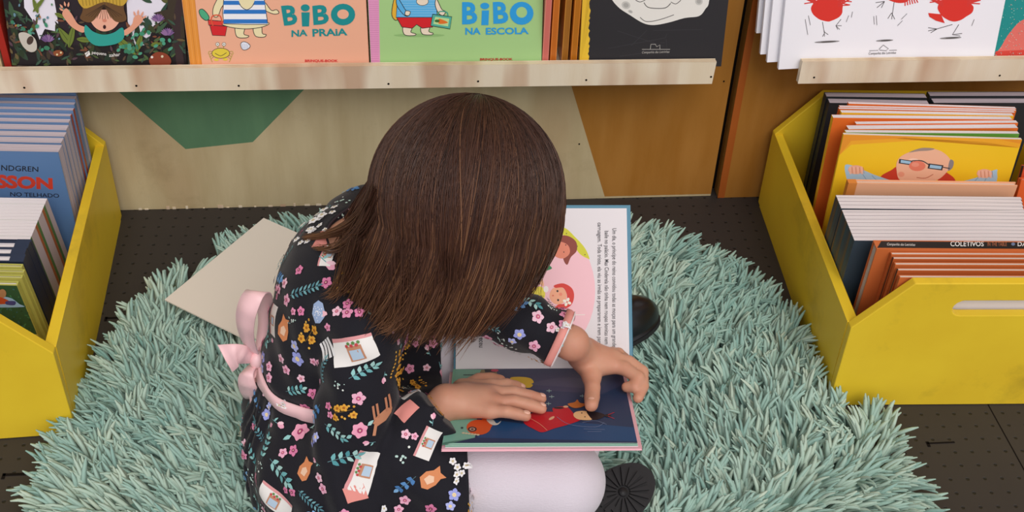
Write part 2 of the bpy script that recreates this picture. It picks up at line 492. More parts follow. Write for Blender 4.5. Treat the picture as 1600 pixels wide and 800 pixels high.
m.box((XJ+0.0045, WALL_Y-0.0065, 0.0), (XJ+0.016, WALL_Y-0.0055, 2.1), M_ochre2)
m.box((XJ-0.008, WALL_Y+0.021, 0), (XJ+0.008, WALL_Y+0.03, 2.1), M_black)
o = m.build('wall_right', loc=(XJ, WALL_Y, 0)); meta(o, kind='structure')

# ================================================================ SHELVES
LY0, LY1 = 1.469, 1.479      # lip front / back
ZL0, ZL1 = 0.270, 0.306
def shelf(x0, x1, drop, label, nails, bev_l=0.0, bev_r=0.0):
    root = empty('display_shelf', ((x0+x1)/2, WALL_Y, ZL0), label, 'shelf', 'plywood display ledges on the wall')
    m = MB()
    # lip board, seen from the front with slightly angled ends
    m.prism([(x0+bev_l, LY0, ZL0+drop[0]), (x1-bev_r, LY0, ZL0+drop[1]), (x1, LY0, ZL1+drop[1]), (x0, LY0, ZL1+drop[0])][::-1], (0, LY1-LY0, 0), M_lip)
    # ply layers on its top edge
    for i in range(4):
        yy = LY0+0.0012+i*0.0023
        m.add([(x0, yy, ZL1+drop[0]+0.0002), (x1, yy, ZL1+drop[1]+0.0002), (x1, yy+0.0008, ZL1+drop[1]+0.0002), (x0, yy+0.0008, ZL1+drop[0]+0.0002)], [(0, 1, 2, 3)], M_ply)
    m.build('front_lip', root, bevel=0.0012)
    for a, c in nails:
        m = MB(); p = ony(a, c, LY0)
        m.tube([(p.x, LY0-0.0004, p.z), (p.x, LY0+0.003, p.z)], 0.0016, M_black, 8); m.build('nail', root)
    m = MB(); m.prism([(x0+0.012, LY1, ZL0+0.004+drop[0]), (x1-0.004, LY1, ZL0+0.004+drop[1]), (x1-0.004, LY1, ZL0+0.0175+drop[1]), (x0+0.012, LY1, ZL0+0.0175+drop[0])][::-1], (0, WALL_Y-0.0065-LY1, 0), M_lip)
    m.build('base_board', root)
    return root
shelf(-0.80, 0.458, (0.004, 0.001), 'long pale plywood ledge on the beige wall holding the square picture books', [(38, 137), (213, 134), (373, 134), (607, 131), (747, 127), (916, 125), (1111, 120), (1244, 118)][:7], 0, 0.002)
shelf(0.587, 1.35, (-0.001, -0.002), 'shorter plywood ledge on the ochre wall with the white bird book', [(1272, 121), (1562, 118)], 0.0, 0.002)

# ================================================================ CRATES
def crate(origin, yaw, label, mirror=False):
    W, D, HS, HP, T, CH = 0.42, 0.467, 0.142, 0.217, 0.013, 0.066
    root = empty('book_crate', origin, label, 'crate', 'yellow wooden book crates')
    ex = Vector((cos(yaw), sin(yaw), 0)); ey = Vector((-sin(yaw), cos(yaw), 0)); O = Vector(origin)
    sx = -1 if mirror else 1
    def P(x, y, z): return O + ex*(x*sx) + ey*y + Vector((0, 0, z))
    def panel(pts, dvec, name, hole=None):
        m = MB()
        q = pts if sx*1 > 0 else pts
        m.prism([P(*p) for p in q], ex*(dvec[0]*sx)+ey*dvec[1]+Vector((0, 0, dvec[2])), M_yel)
        return m
    # end panels with cut corners and a hand slot (outline bridged to the slot)
    for nm, y0 in (('front_panel', 0.0), ('back_panel', D-T)):
        out = [(0, 0.0), (W, 0.0), (W, HS), (W-CH, HP), (CH, HP), (0, HS)]
        hx0, hx1, hz, hr = W/2-0.085, W/2+0.085, 0.1755, 0.013
        hole = [(hx1-hr+hr*cos(a), hz+hr*sin(a)) for a in np.linspace(-pi/2, pi/2, 9)] + [(hx0+hr+hr*cos(a), hz+hr*sin(a)) for a in np.linspace(pi/2, 3*pi/2, 9)]
        m = MB()
        n1, n2 = len(out), len(hole)
        loops = [[Vector((a, c, 0)) for a, c in out], [Vector((a, c, 0)) for a, c in hole]]
        allp = out+hole; tri = tessellate_polygon(loops)
        f3 = [P(a, y0, c) for a, c in allp]; b3 = [P(a, y0+T, c) for a, c in allp]
        fs = []
        for q in tri:
            a, b_, c = [f3[i] for i in q]
            fs.append(tuple(q) if (b_-a).cross(c-a).dot(ey) < 0 else tuple(reversed(q)))
        N = len(allp)
        m.add(f3+b3, fs+[tuple(i+N for i in reversed(q)) for q in fs], M_yel)
        side = [(i, (i+1) % n1, (i+1) % n1+N, i+N) for i in range(n1)] + [(n1+(i+1) % n2, n1+i, n1+i+N, n1+(i+1) % n2+N) for i in range(n2)]
        m.add(f3+b3, side, M_yel)
        # merge duplicated verts
        ob = m.build(nm, root)
        import bmesh
        bm = bmesh.new(); bm.from_mesh(ob.data); bmesh.ops.remove_doubles(bm, verts=bm.verts, dist=1e-6); bmesh.ops.recalc_face_normals(bm, faces=bm.faces); bm.to_mesh(ob.data); bm.free()
        bv = ob.modifiers.new('bevel', 'BEVEL'); bv.width = 0.0012; bv.segments = 2; bv.limit_method = 'ANGLE'
    for x0 in (0.0, W-T):
        m = MB(); m.prism([P(x0, T, 0), P(x0, D-T, 0), P(x0, D-T, HS), P(x0, T, HS)], ex*(T*sx), M_yel)
        m.build('side_panel', root, bevel=0.001)
    m = MB(); m.prism([P(T, T, 0.004), P(W-T, T, 0.004), P(W-T, D-T, 0.004), P(T, D-T, 0.004)], (0, 0, 0.009), M_yel)
    m.build('bottom', root)
    return root
c0 = onz(1294, 634, 0)
crate((c0.x, c0.y, 0.001), radians(-2.63), 'yellow wooden crate on the right holding orange and white-edged books')
c1 = onz(120, 678, 0)
crate((c1.x, c1.y, 0.001), radians(2.43), 'yellow wooden crate on the left holding blue and green books', True)
CURWH = [0.2, 0.24]
# ================================================================ BOOKS
def paper_mat(name, col, col2, sc=(1, 900, 1)):
    return mat(name, col, 0.8, 0.1, noise=1.0, col2=col2, stretch=sc, nfac=(0.4, 0.6))
M_pgY = paper_mat('page_edges_white', 'f4eeee', 'bfb3b8', (4, 1400, 4))
M_pgC = paper_mat('page_edges_cream', 'e9dccf', 'b09c92', (4, 1400, 4))
M_pgL = paper_mat('page_edges_lilac', 'cfc2c9', '9d9099', (4, 1100, 4))
def book_mesh(W, T, H, cover, spine_m, pages, spine='L', ct=0.0012, ov=0.002, band=None, back=None):
    """local frame: x width, y thickness (front cover at y=0), z height. returns cover MB, pages MB"""
    m = MB(); p = MB(); CURWH[0] = W; CURWH[1] = H
    fl = ct
    m.box((0, 0, 0), (W, fl, H), cover); m.box((0, T-fl, 0), (W, T, H), back or cover)
    if spine == 'L':
        m.box((0, fl, 0), (fl, T-fl, H), spine_m)
        p.box((fl, fl, ov), (W-ov, T-fl, H-ov), pages)
        if band: m.box((-0.0003, -0.0003, 0), (band, T+0.0003, H+0.0002), spine_m)
    elif spine == 'R':
        m.box((W-fl, fl, 0), (W, T-fl, H), spine_m)
        p.box((ov, fl, ov), (W-fl, T-fl, H-ov), pages)
        if band: m.box((W-band, -0.0003, 0), (W+0.0003, T+0.0003, H+0.0002), spine_m)
    else:
        m.box((0, fl, H-fl), (W, T-fl, H), spine_m)
        p.box((ov, fl, ov), (W-ov, T-fl, H-fl), pages)
        if band: m.box((0, -0.0003, H-band), (W, T+0.0003, H+0.0003), spine_m)
    return m, p
def place(A, B, H, lean, roll=0.0):
    """matrix of a book whose front-top-left is A and front-top-right is B, leaning back by lean"""
    A = Vector(A); B = Vector(B)
    X = (B-A).normalized()
    hb = Vector((0, 0, 1)).cross(X).normalized()        # towards the wall
    Z = (Vector((0, 0, 1))*cos(lean)+hb*sin(lean))
    Z = (Z - X*Z.dot(X)).normalized()
    if roll:
        q = Matrix.Rotation(roll, 3, X.cross(Z)*-1); Z = q @ Z; X = q @ X
    Y = Z.cross(X)
    O = A - Z*H
    return Matrix(((X.x, Y.x, Z.x, O.x), (X.y, Y.y, Z.y, O.y), (X.z, Y.z, Z.z, O.z), (0, 0, 0, 1)))
def link_book(M, m, p, label, group, cover_name='cover', art=None, name='picture_book'):
    root = empty(name, (0, 0, 0), label, 'book', group)
    root.matrix_world = M
    root.location = M.to_translation(); root.rotation_euler = M.to_euler()
    if art: art(m, M)
    def loc(mb, nm):
        me_o = mb.build(nm, None, None, True)
        me_o.parent = root
        return me_o
    c = loc(m, cover_name); g = loc(p, 'page_block')
    return root
def copy_book(src, M, label):
    r = src.copy(); COL.objects.link(r)
    r.location = M.to_translation(); r.rotation_euler = M.to_euler(); r['label'] = label
    for ch in list(src.children):
        c = ch.copy(); COL.objects.link(c); c.parent = r
    return r
def artframe(M, m, W, H, base=0.0002):
    """art on the front cover: plane in world space, verts carried back to the book's own frame"""
    O = M.to_translation(); X = M.to_3x3().col[0]; Z = M.to_3x3().col[2]
    return Art(m, O, X, Z, CURWH[0], CURWH[1], toobj=M.inverted(), base=base)

# ---------- ledge books: bottoms on the base board, leaning on the wall
BZ = 0.2925
LEAN = radians(9.5)
def ledge_matrix(x0, x1, dz0, y=1.4805, H=0.24, tilt=0.0, lean=LEAN, z=BZ):
    X = Vector((cos(tilt), 0, sin(tilt))); X.normalize()
    hb = Vector((0, 0, 1)).cross(X).normalized()
    Z = Vector((0, 0, 1))*cos(lean)+hb*sin(lean); Z = (Z-X*Z.dot(X)).normalized(); Y = Z.cross(X)
    O = Vector((x0, y, z+dz0))
    return Matrix(((X.x, Y.x, Z.x, O.x), (X.y, Y.y, Z.y, O.y), (X.z, Y.z, Z.z, O.z), (0, 0, 0, 1)))
rnd = random.Random(7)
TEAL = '1a8f92'; RED = 'd8262c'; OUT = '3a3330'
SALMON = 'f2b394'; LGREEN = 'a9d08a'
def leaf(A, x, y, L, wd, ang, col, rib=None):
    c, s_ = cos(ang), sin(ang)
    pts = [(0, 0), (L*.3, wd*.5), (L*.65, wd*.42), (L, 0), (L*.65, -wd*.42), (L*.3, -wd*.5)]
    A.poly([(x+a*c-b*s_, y+a*s_+b*c) for a, b in pts], col, True, 3)
    if rib: A.line([(x, y), (x+L*.9*c, y+L*.9*s_)], max(0.5, wd*.07), rib, False)
# 1 jungle book
def art_jungle(m, M):
    A = artframe(M, m, 0.262, 0.24); A.k = 1
    A.poly([(-20, -60), (320, -60), (320, 110), (-20, 110)], '201a1c')
    A.poly([(36, -30), (88, -30), (92, 0), (96, 60), (92, 50), (70, 45), (62, 62), (50, 30), (38, 12)], 'e9e4f0')
    A.poly([(185, -30), (262, -30), (258, 30), (240, 40), (230, 70), (212, 72), (204, 50), (196, 20)], 'e9e4f0')
    A.poly([(80, -30), (196, -30), (200, 40), (208, 70), (95, 70), (90, 30)], '2b2128')
    rr = random.Random(3)
    for i in range(60):      # dark undergrowth
        leaf(A, rr.uniform(15, 292), rr.uniform(50, 104), rr.uniform(14, 34), rr.uniform(5, 10), rr.uniform(-2.6, -0.5), rr.choice(['2c3a26', '233426', '3a4528', '2b2a20', '314636', '40362a']))
    for i in range(26):
        x = rr.choice([rr.uniform(5, 80), rr.uniform(225, 292)])
        leaf(A, x, rr.uniform(-5, 60), rr.uniform(14, 30), rr.uniform(4, 8), rr.uniform(-2.8, -0.3), rr.choice(['3f5b41', '4c6a48', '35503a', '5b5a2e', '2f4a3b']))
    A.poly([(262, -20), (290, -20), (292, 60), (276, 58), (268, 40), (240, 20), (262, 14)], '3d3326')
    A.line([(284, -10), (276, 40), (282, 100)], 12, '3a2a2c')
    for i in range(150):
        x, y = rr.uniform(12, 292), rr.uniform(30, 103)
        if 130 < x < 200 and y < 66: continue
        leaf(A, x, y, rr.uniform(7, 16), rr.uniform(2.5, 5), rr.uniform(-3.2, 0.1), rr.choice(['4a5a34', '5b4a38', '3c5846', '6a5a3a', '58404a', '34463a', '50663c', '7a4a34']))
    for i in range(26): A.ell(rr.uniform(20, 130), rr.uniform(-4, 60), rr.uniform(1.5, 3.5), rr.uniform(1.2, 2.4), rr.choice(['5f8f6a', '4f7f78', 'b0703a', '6a8fa0']), rr.uniform(0, 3), 8)
    # broad striped leaves
    for (x, y, L, w_, a) in ((112, 70, 34, 11, -2.2), (108, 74, 40, 9, -1.35), (180, 56, 44, 11, 0.72), (214, 80, 30, 9, -1.3), (236, 70, 16, 7, -0.2), (120, 60, 28, 8, 0.1), (60, 20, 26, 7, -1.9), (52, 18, 34, 6, -0.9), (86, 20, 20, 6, 0.4)):
        leaf(A, x, y, L, w_, a, '6d7d33', '3f4c1f')
    for i in range(34):      # round teal leaves
        x, y = rr.choice([(rr.uniform(18, 90), rr.uniform(20, 85)), (rr.uniform(200, 268), rr.uniform(45, 85)), (rr.uniform(180, 215), rr.uniform(70, 90))])
        A.ell(x, y, rr.uniform(2.5, 5), rr.uniform(2, 4), rr.choice(['3f8f6e', '4f9d80', '3b7d5f']), rr.uniform(0, 3), 10)
    for (x, y) in ((75, 60), (247, 28), (262, 50)):     # thistles
        for k in range(9):
            leaf(A, x, y+4, 12, 4, -0.4-k*0.29, rr.choice(['7d5c8f', '916d9b', '6b4f80']))
    # child in a green shirt, arms up
    A.poly([(98, 20), (104, 12), (112, 20), (122, 36), (134, 42), (130, 50), (114, 42), (103, 30)], 'e5a184', True)
    A.poly([(190, 50), (206, 38), (210, 26), (218, 22), (224, 30), (214, 42), (198, 54)], 'e5a184', True)
    for x, y, a in ((100, 16, -2.6), (99, 12, -2.2), (103, 9, -1.8), (107, 10, -1.4), (212, 24, -1.9), (216, 22, -1.5), (221, 24, -1.1), (223, 28, -.6)):
        leaf(A, x, y, 8, 3, a, 'e5a184')
    A.poly([(134, 38), (146, 48), (162, 53), (178, 50), (192, 42), (194, 58), (180, 68), (150, 70), (134, 54)], '2f9f93', True)
    A.poly([(140, 20), (146, 38), (158, 47), (170, 47), (182, 40), (190, 22), (166, 14)], 'eeb097', True)
    A.poly([(128, -10), (130, 14), (126, 28), (142, 34), (156, 20), (163, 8), (170, 20), (182, 33), (198, 30), (194, 12), (192, -10)], '6b4b2c', True)
    for i in range(14):
        A.line([(163, 6), (163+(i-6.5)*2.0, 14), (163+(i-6.5)*4.4, 30-abs(i-6.5))], 0.7, '3e2a1a')
    A.poly([(126, -12), (196, -12), (192, 8), (163, 2), (132, 12)], 'c9a23a', True)
    for i in range(12):
        A.line([(128+i*5.4, -10), (131+i*5.2, 6-abs(i-5.5)*-0.4)], 0.8, '7d5f1d', False)
    A.ell(164, 31, 3.4, 2.6, 'd98a72'); A.ell(164, 41, 2.4, 3.2, '3a1518')
    # small beasts in the leaves
    A.poly([(30, 52), (42, 50), (56, 60), (58, 76), (48, 80), (36, 70)], 'c9c2b6', True); A.ell(48, 62, 5, 7, '4a3a33', .4)
    A.ell(92, 82, 8, 5, '8d4d2c'); A.ell(96, 81, 1.5, 1.5, 'e6d9a8'); A.ell(90, 84, 1.5, 1.5, 'e6d9a8')
    A.poly([(234, 90), (246, 80), (262, 84), (268, 96), (258, 104), (238, 102)], '8c3f27', True); A.ell(254, 87, 2, 2, 'd8cfae'); A.ell(238, 88, 2, 2, 'e9e1d8')
    A.poly([(133, 82), (140, 78), (142, 84), (136, 88)], 'e8e4e0')
    A.line([(135, 85), (139, 80)], 0.8, '4a4a4a', False)
    word = 'pequena zahar'; ctr = (167, 20); 
    A.text('pequena', [(144, 84.5), (167, 87), (167, 82.2), (144.5, 79.6)], 'efeae6', 0.005)
    A.text('zahar', [(171, 87.8), (188.5, 86.2), (188.5, 80.6), (171, 82.6)], 'efeae6', 0.005)
def jungle_print_mat(): pass
M1 = ledge_matrix(-0.5350, 0, 0.0155, y=1.4860, tilt=radians(-3.2), H=0.24)
m, p = book_mesh(0.2365, 0.010, 0.24, flat('241c20'), flat('241c20'), M_pgC)
link_book(M1, m, p, 'jungle picture book with a child among dark leaves, leftmost large cover on the ledge', None, art=art_jungle)
def bibo(title2, body, ink, spinecol, quadlines, W, px):
    pass
# 2 salmon book
def art_praia(m, M):
    A = artframe(M, m, 0.252, 0.24)
    A.poly([(250, -80), (600, -80), (600, 115), (250, 115)], SALMON)
    A.poly([(270, -70), (302, -20), (317, 110), (290, 110), (280, 0)], 'e8963c')
    for i in range(5): A.line([(285+i*4.6, -10), (299+i*4, 104)], 0.8, ['d07f2c', 'f0a656'][i % 2], False)
    # bucket, spade
    A.line([(326, 32), (318, 24)], 1.6, '2f6f58')
    A.olpoly([(311, 17), (316, 14), (323, 20), (327, 28), (322, 32), (314, 26)], '4fae82')
    A.olpoly([(326, 33), (356, 35), (352, 56), (332, 55)], RED, smooth=False)
    A.olpoly([(325, 31), (357, 34), (356, 41), (326, 39)], 'e23b36', smooth=False)
    # figure in striped swimsuit (legs, arms)
    A.olpoly([(345, -8), (334, 10), (333, 24), (340, 26), (346, 12), (354, 0)], 'f1e3b4')
    A.olpoly([(414, 4), (424, 16), (432, 15), (436, 20), (430, 22), (422, 20), (412, 14)], 'f1e3b4')
    A.olpoly([(368, 40), (382, 42), (381, 53), (389, 56), (384, 59), (370, 57)], 'f1e3b4')
    A.olpoly([(396, 42), (408, 40), (410, 52), (416, 54), (412, 58), (399, 56)], 'f1e3b4')
    A.olpoly([(350, 36), (417, 35), (410, 42), (384, 45), (358, 42)], 'f1e3b4')
    A.olpoly([(352, -30), (409, -30), (413, 0), (418, 34), (417, 38), (384, 38), (350, 37), (348, 20)], 'f6f4f8', smooth=False)
    for yy in (1, 15, 30): A.poly([(350, yy), (413+yy*.12, yy), (415+yy*.12, yy+6.5), (349, yy+6.5)], '2e78c8')
    A.poly([(374, -4), (397, -4), (394, 9), (386, 14), (377, 9)], 'f1e3b4', True); A.line([(374, 6), (379, 12), (386, 15), (393, 11), (397, 5)], 1.1, OUT)
    A.line([(333, 40), (330, 30), (334, 24), (344, 25), (348, 38)], 2.0, 'e05a3a')
    # crab, shell
    for sx in (-1, 1):
        for k in range(4): A.line([(345+sx*10, 82+k*2), (345+sx*(18-k), 80+k*4), (345+sx*(19-k*2), 85+k*4)], 1.0, 'b9a24a')
        A.line([(345+sx*4.5, 76), (345+sx*4.5, 70)], 1.2, 'b9a24a'); A.ell(345+sx*5, 69, 2.6, 2.6, 'f4f0e6', 0, 12, OUT, .6); A.ell(345+sx*5, 69, .9, .9, OUT, 0, 8)
    A.ell(345, 83, 13.5, 7.5, 'e6cf45', 0, 20, OUT, .8)
    A.line([(336, 83), (345, 87), (354, 82)], 0.9, OUT); A.ell(338, 93, 4, 2, 'e6cf45'); A.ell(352, 92.5, 4, 2, 'e6cf45')
    A.olpoly([(376, 69), (380, 65), (387, 67), (391, 72), (386, 77), (379, 77)], 'eef0fa', ow=.9)
    for k in range(4): A.line([(380+k*2, 76.5), (378+k*3.4, 68)], .6, '9aa2c4', False)
    B = 0.035
    A.text('B', [(444, 40), (465, 38), (463, 7), (439, 9)], TEAL, B)
    A.text('I', [(472, 41), (483, 41), (484, 19), (471, 19)], TEAL, B); A.ell(477, 12, 7, 5.5, TEAL)
    A.text('B', [(490, 39), (514, 37), (513, 6), (488, 9)], TEAL, B)
    A.ell(536, 22.5, 19, 17, TEAL); A.ell(536, 22, 9, 7.5, SALMON)
    A.text('NA', [(455.5, 57.5), (480.5, 56), (480, 45.5), (455.5, 47)], TEAL, .03)
    A.text('PRAiA', [(488.5, 57), (543, 55), (542, 44), (488, 45)], TEAL, .03)
    A.text('BRINQUE-BOOK', [(476.5, 97.2), (528, 97.2), (528, 92.8), (476.5, 92.8)], RED, .03)
def art_escola(m, M):
    BL = '2f9fe0'
    A = artframe(M, m, 0.262, 0.24)
    A.poly([(560, -80), (880, -80), (880, 115), (560, 115)], LGREEN)
    A.poly([(555, -80), (591, -80), (594, 112), (560, 112)], 'e79cc4')
    for i in range(30): A.line([(573, 3+i*3.4), (592, 3+i*3.4)], 0.7, 'd583b2', False)
    A.ell(655, 55, 40, 2.6, '93bd78')
    A.olpoly([(630, 42), (643, 44), (642, 50), (650, 53), (646, 55.5), (632, 54)], 'f2dfc8')
    A.olpoly([(658, 43), (671, 42), (670, 49), (677, 52), (673, 54.5), (660, 53)], 'f2dfc8')
    A.olpoly([(618, -10), (612, 20), (617, 31), (622, 28), (621, 10), (625, -8)], 'e8b43a')
    A.olpoly([(619, 26), (677, 26), (676, 42), (660, 44), (651, 38), (644, 44), (628, 42)], RED, smooth=False)
    A.olpoly([(622, -20), (680, -20), (683, 27), (619, 27)], '5db4e8', smooth=False)
    for k in range(7): A.line([(622, 1+k*3.8), (682, 1+k*3.8)], .6, '9fd4f2', False)
    A.olpoly([(621, -4), (634, 16), (640, 20), (637, 25), (630, 22), (620, 8)], '5db4e8')
    A.olpoly([(634, 17), (641, 18), (639, 24), (633, 23)], 'f2dfc8')
    A.olpoly([(682, -2), (690, 14), (696, 18), (692, 24), (685, 20), (680, 8)], 'f2dfc8')
    A.ell(660, 2, 9, 6, 'f2dfc8', 0, 16, OUT, .8)
    A.line([(683, 24), (687, 18), (698, 19), (700, 26)], 1.8, '3f9f8a')
    A.olpoly([(676, 22), (706, 26), (703, 45), (673, 40)], '56b39c', smooth=False)
    A.poly([(680, 26), (702, 29), (700, 41), (677, 37)], 'bfe09a')
    A.poly([(686, 29), (700, 35), (686, 37)], 'e5762c', True); A.ell(683, 32.5, 4, 2.2, '3d6b35')
    B = 0.035
    A.text('B', [(722, 38), (746, 37), (745, 3), (722, 3)], BL, B)
    A.text('I', [(752, 39), (763, 39), (764, 16), (753, 16)], BL, B); A.ell(757.5, 9, 7, 5, BL)
    A.text('B', [(771, 37), (795, 36), (792, 2), (770, 3)], BL, B)
    A.ell(815, 20.5, 18.5, 18, BL); A.ell(815, 19, 8.5, 8.5, LGREEN)
    A.text('NA', [(727, 54), (751, 53.5), (751, 43), (727, 43)], BL, .03)
    A.text('ESCOLA', [(759, 54), (826, 53), (825, 42.5), (759, 43)], BL, .03)
    A.text('BRINQUE-BOOK', [(750, 95), (801, 94.6), (801, 90.3), (750, 90.6)], 'c02a2a', .03)
M_shrink = None
M2 = ledge_matrix(-0.293, 0, 0.001, tilt=radians(0.3))
m, p = book_mesh(0.2495, 0.012, 0.24, flat(SALMON), flat('e8963c'), M_pgY)
link_book(M2, m, p, 'salmon picture book with teal lettering, crab and red bucket on the ledge', None, art=art_praia)
M3 = ledge_matrix(-0.041, 0, 0.0008, tilt=radians(0.3))
m, p = book_mesh(0.2445, 0.012, 0.24, flat(LGREEN), flat('e79cc4'), M_pgY)
link_book(M3, m, p, 'light green picture book with blue lettering and red shorts figure on the ledge', None, art=art_escola)
# thin books standing edge-out between green and black book
cols = [('e58a7a', 'd9756a'), ('e58a3c', 'c86f28'), ('c88a3c', 'a8702c'), ('d8842f', 'b9701f')]
xs = [0.2045, 0.2165, 0.2345, 0.2465]
lbl = ['pinkish thin book edge beside the green cover', 'orange thin book edge behind the green cover', 'brown edged thin book left of the glossy amber one', 'glossy amber thin book just left of the black moon book']
for i in range(4):
    tw = 0.009
    # stands on its bottom, turned spine-out: local x = depth, y = thickness
    O = Vector((xs[i]+tw, 1.4825+[0, .004, .012, .004][i], BZ+0.001))
    X = Vector((0, 1, 0)); 
    Y = Vector((-1, 0, 0)); Z = Vector((0.02*(i-1)*0, 0, 1))
    Mx = Matrix(((X.x, Y.x, Z.x, O.x), (X.y, Y.y, Z.y, O.y), (X.z, Y.z, Z.z, O.z), (0, 0, 0, 1)))
    m, p = book_mesh(0.055, tw, 0.24, mat('cover_thin%d' % i, cols[i][0], .25, .5), mat('spine_thin%d' % i, cols[i][1], .25, .5), M_pgC, spine='R' if i % 2 == 2 else 'L')
    link_book(Mx, m, p, lbl[i], None, name='thin_book')
# black book
def art_moon(m, M):
    A = artframe(M, m, 0.216, 0.24)
    A.poly([(885, -90), (1150, -90), (1150, 110), (885, 110)], '2b292c')
    rr = random.Random(5)
    yl = [(890, -90), (925, -90)] + [(922+rr.uniform(-1.5, 1.5)-(y*0.03), y) for y in range(-60, 100, 4)] + [(914, 110), (890, 110)]
    A.poly(yl, 'ecc136')
    for k in range(10):
        A.line([(950+rr.uniform(0, 100), 45+rr.uniform(0, 45)), (1010+rr.uniform(0, 90), 45+rr.uniform(0, 45))], .8, '38363a', False)
    A.poly([(948, -60), (953, -10), (965, 10), (985, 24), (1005, 36), (1022, 39), (1045, 35), (1070, 28), (1092, 25), (1102, 14), (1108, 0), (1110, -60)], 'e9e5de', True)
    for (x, y, a, b_) in ((978, 8, 7, 6), (985, 18, 4, 2.5), (1092, 2, 6, 6)): A.ell(x, y, a, b_, 'c9c6c0', .4); A.ell(x, y, a*.6, b_*.6, 'aeaba6', .4)
    A.line([(1006, 4), (1012, 11), (1025, 13), (1040, 12), (1048, 5)], 1.2, '4a4745')
    A.line([(993, 0), (1000, 3), (1008, 0)], 1.0, '4a4745'); A.line([(1048, 3), (1056, 6), (1064, 0)], 1.0, '4a4745')
    A.line([(1000, 27), (1008, 33), (1020, 33), (1036, 29), (1053, 23)], 1.0, '4a4745')
    A.line([(1003, 77), (1047, 77)], .7, 'b8b4ae', False)
    A.line([(1016, 77), (1017, 69), (1024, 69), (1026, 73), (1031, 70), (1031, 77)], .8, 'b8b4ae', False)
    A.text('Companhia das Letrinhas', [(1003, 84.5), (1046, 83.5), (1046, 78.8), (1003, 79.8)], 'b8b4ae', 0, .3)
M4 = ledge_matrix(0.2585, 0, 0.0003, tilt=radians(0.1))
m, p = book_mesh(0.211, 0.010, 0.24, flat('2b292c'), flat('ecc136'), M_pgY)
link_book(M4, m, p, 'black picture book with yellow spine and pale moon face on the ledge', None, art=art_moon)
# white bird book and its stack
def bird(A, cx, cy, s_, legs):
    rr = random.Random(int(cx))
    body = [(cx+s_*(26*cos(a)+rr.uniform(-2, 2)), cy+s_*(20*sin(a)+rr.uniform(-1, 1))) for a in np.linspace(0, 2*pi, 17)[:-1]]
    A.poly(body, 'e0352b', True)
    for k in range(16):
        sd = -1 if k % 2 else 1
        A.line([(cx+sd*s_*18, cy-6+rr.uniform(-8, 4)), (cx+sd*s_*(36+rr.uniform(0, 6)), cy-16+rr.uniform(-14, 10))], 1.8, 'dc3a34', False)
    for L in legs: A.line(L, 0.9, '4a4444', False)
def art_birds(m, M):
    A = artframe(M, m, 0.330, 0.24)
    A.poly([(1200, -80), (1570, -80), (1570, 120), (1200, 120)], 'f6f4fa')
    bird(A, 1292, 14, .95, [[(1285, 34), (1288, 52), (1285, 57)], [(1288, 50), (1294, 54)], [(1288, 48), (1288, 57)], [(1314, 30), (1306, 40), (1312, 46)], [(1306, 40), (1315, 40)], [(1306, 40), (1309, 46)]])
    A.poly([(1384, -4), (1420, -6), (1416, 3), (1400, 4)], 'e0352b', True)
    for k in range(6): A.line([(1414+k*3, -6), (1414+k*4, 9-k)], 1.8, 'dc3a34', False)
    for L in ([(1397, 3), (1393, 30)], [(1393, 20), (1387, 29)], [(1393, 20), (1398, 30)], [(1382, 2), (1368, 4)], [(1382, 2), (1370, 12)], [(1382, 2), (1377, 12)]): A.line(L, .9, '4a4444', False)
    bird(A, 1492, 12, 1.05, [[(1488, 38), (1460, 46), (1450, 48)], [(1464, 45), (1450, 43)], [(1464, 45), (1454, 51)], [(1498, 38), (1488, 54), (1500, 56)], [(1488, 54), (1503, 52)]])
    A.poly([(1450, 20), (1470, 22), (1476, 36), (1462, 32), (1452, 26)], 'e0352b')
    for (x, y, s_) in ((1292, 65, 22), (1382, 63, 15), (1485, 59, 19)):
        A.ell(x, y, s_*.9, 1.6, '8f8b8c', -.05); A.ell(x+2, y, s_*.55, 1.1, '5c5858', -.05)
    for L in ([(1258, 30), (1262, 54)], [(1263, 24), (1266, 39)], [(1322, 34), (1326, 24)], [(1330, 27), (1332, 18)], [(1365, 25), (1366, 38)], [(1369, 24), (1370, 39)], [(1408, 30), (1417, 21)], [(1402, 40), (1410, 32)], [(1518, 40), (1522, 30)]): A.line(L, .7, '6a6668', False)
    A.line([(1358, 79), (1372, 78.5)], .7, '4a4648', False); A.line([(1389, 78.5), (1401, 78)], .7, '4a4648', False)
    A.line([(1373, 77), (1380, 70), (1388, 76), (1384, 79), (1374, 78)], .8, '4a4648', False)
    A.text('Companhia das Letrinhas', [(1357.5, 86.5), (1400, 84.8), (1400, 80), (1357, 81.2)], '4a4648', 0, .3)
bl = ['white bird picture book with three red birds at the front of its stack', 'white book edge second in the bird book stack', 'white book edge third in the bird book stack', 'white book edge rearmost in the bird book stack']
for i, (x, dz, y) in enumerate(((0.557, -0.0065, 1.4812), (0.541, 0.0005, 1.4905), (0.532, 0.0085, 1.500), (0.5255, 0.035, 1.516))):
    Mx = ledge_matrix(x, 0, dz, y=y, tilt=radians(2.4), lean=radians(8), H=0.24)
    m, p = book_mesh(0.328, 0.007, 0.24, mat('white_cover', 'f6f4fa', .4, .4), MATS['white_cover'], M_pgY)
    link_book(Mx, m, p, bl[i], None, art=art_birds if i == 0 else None)
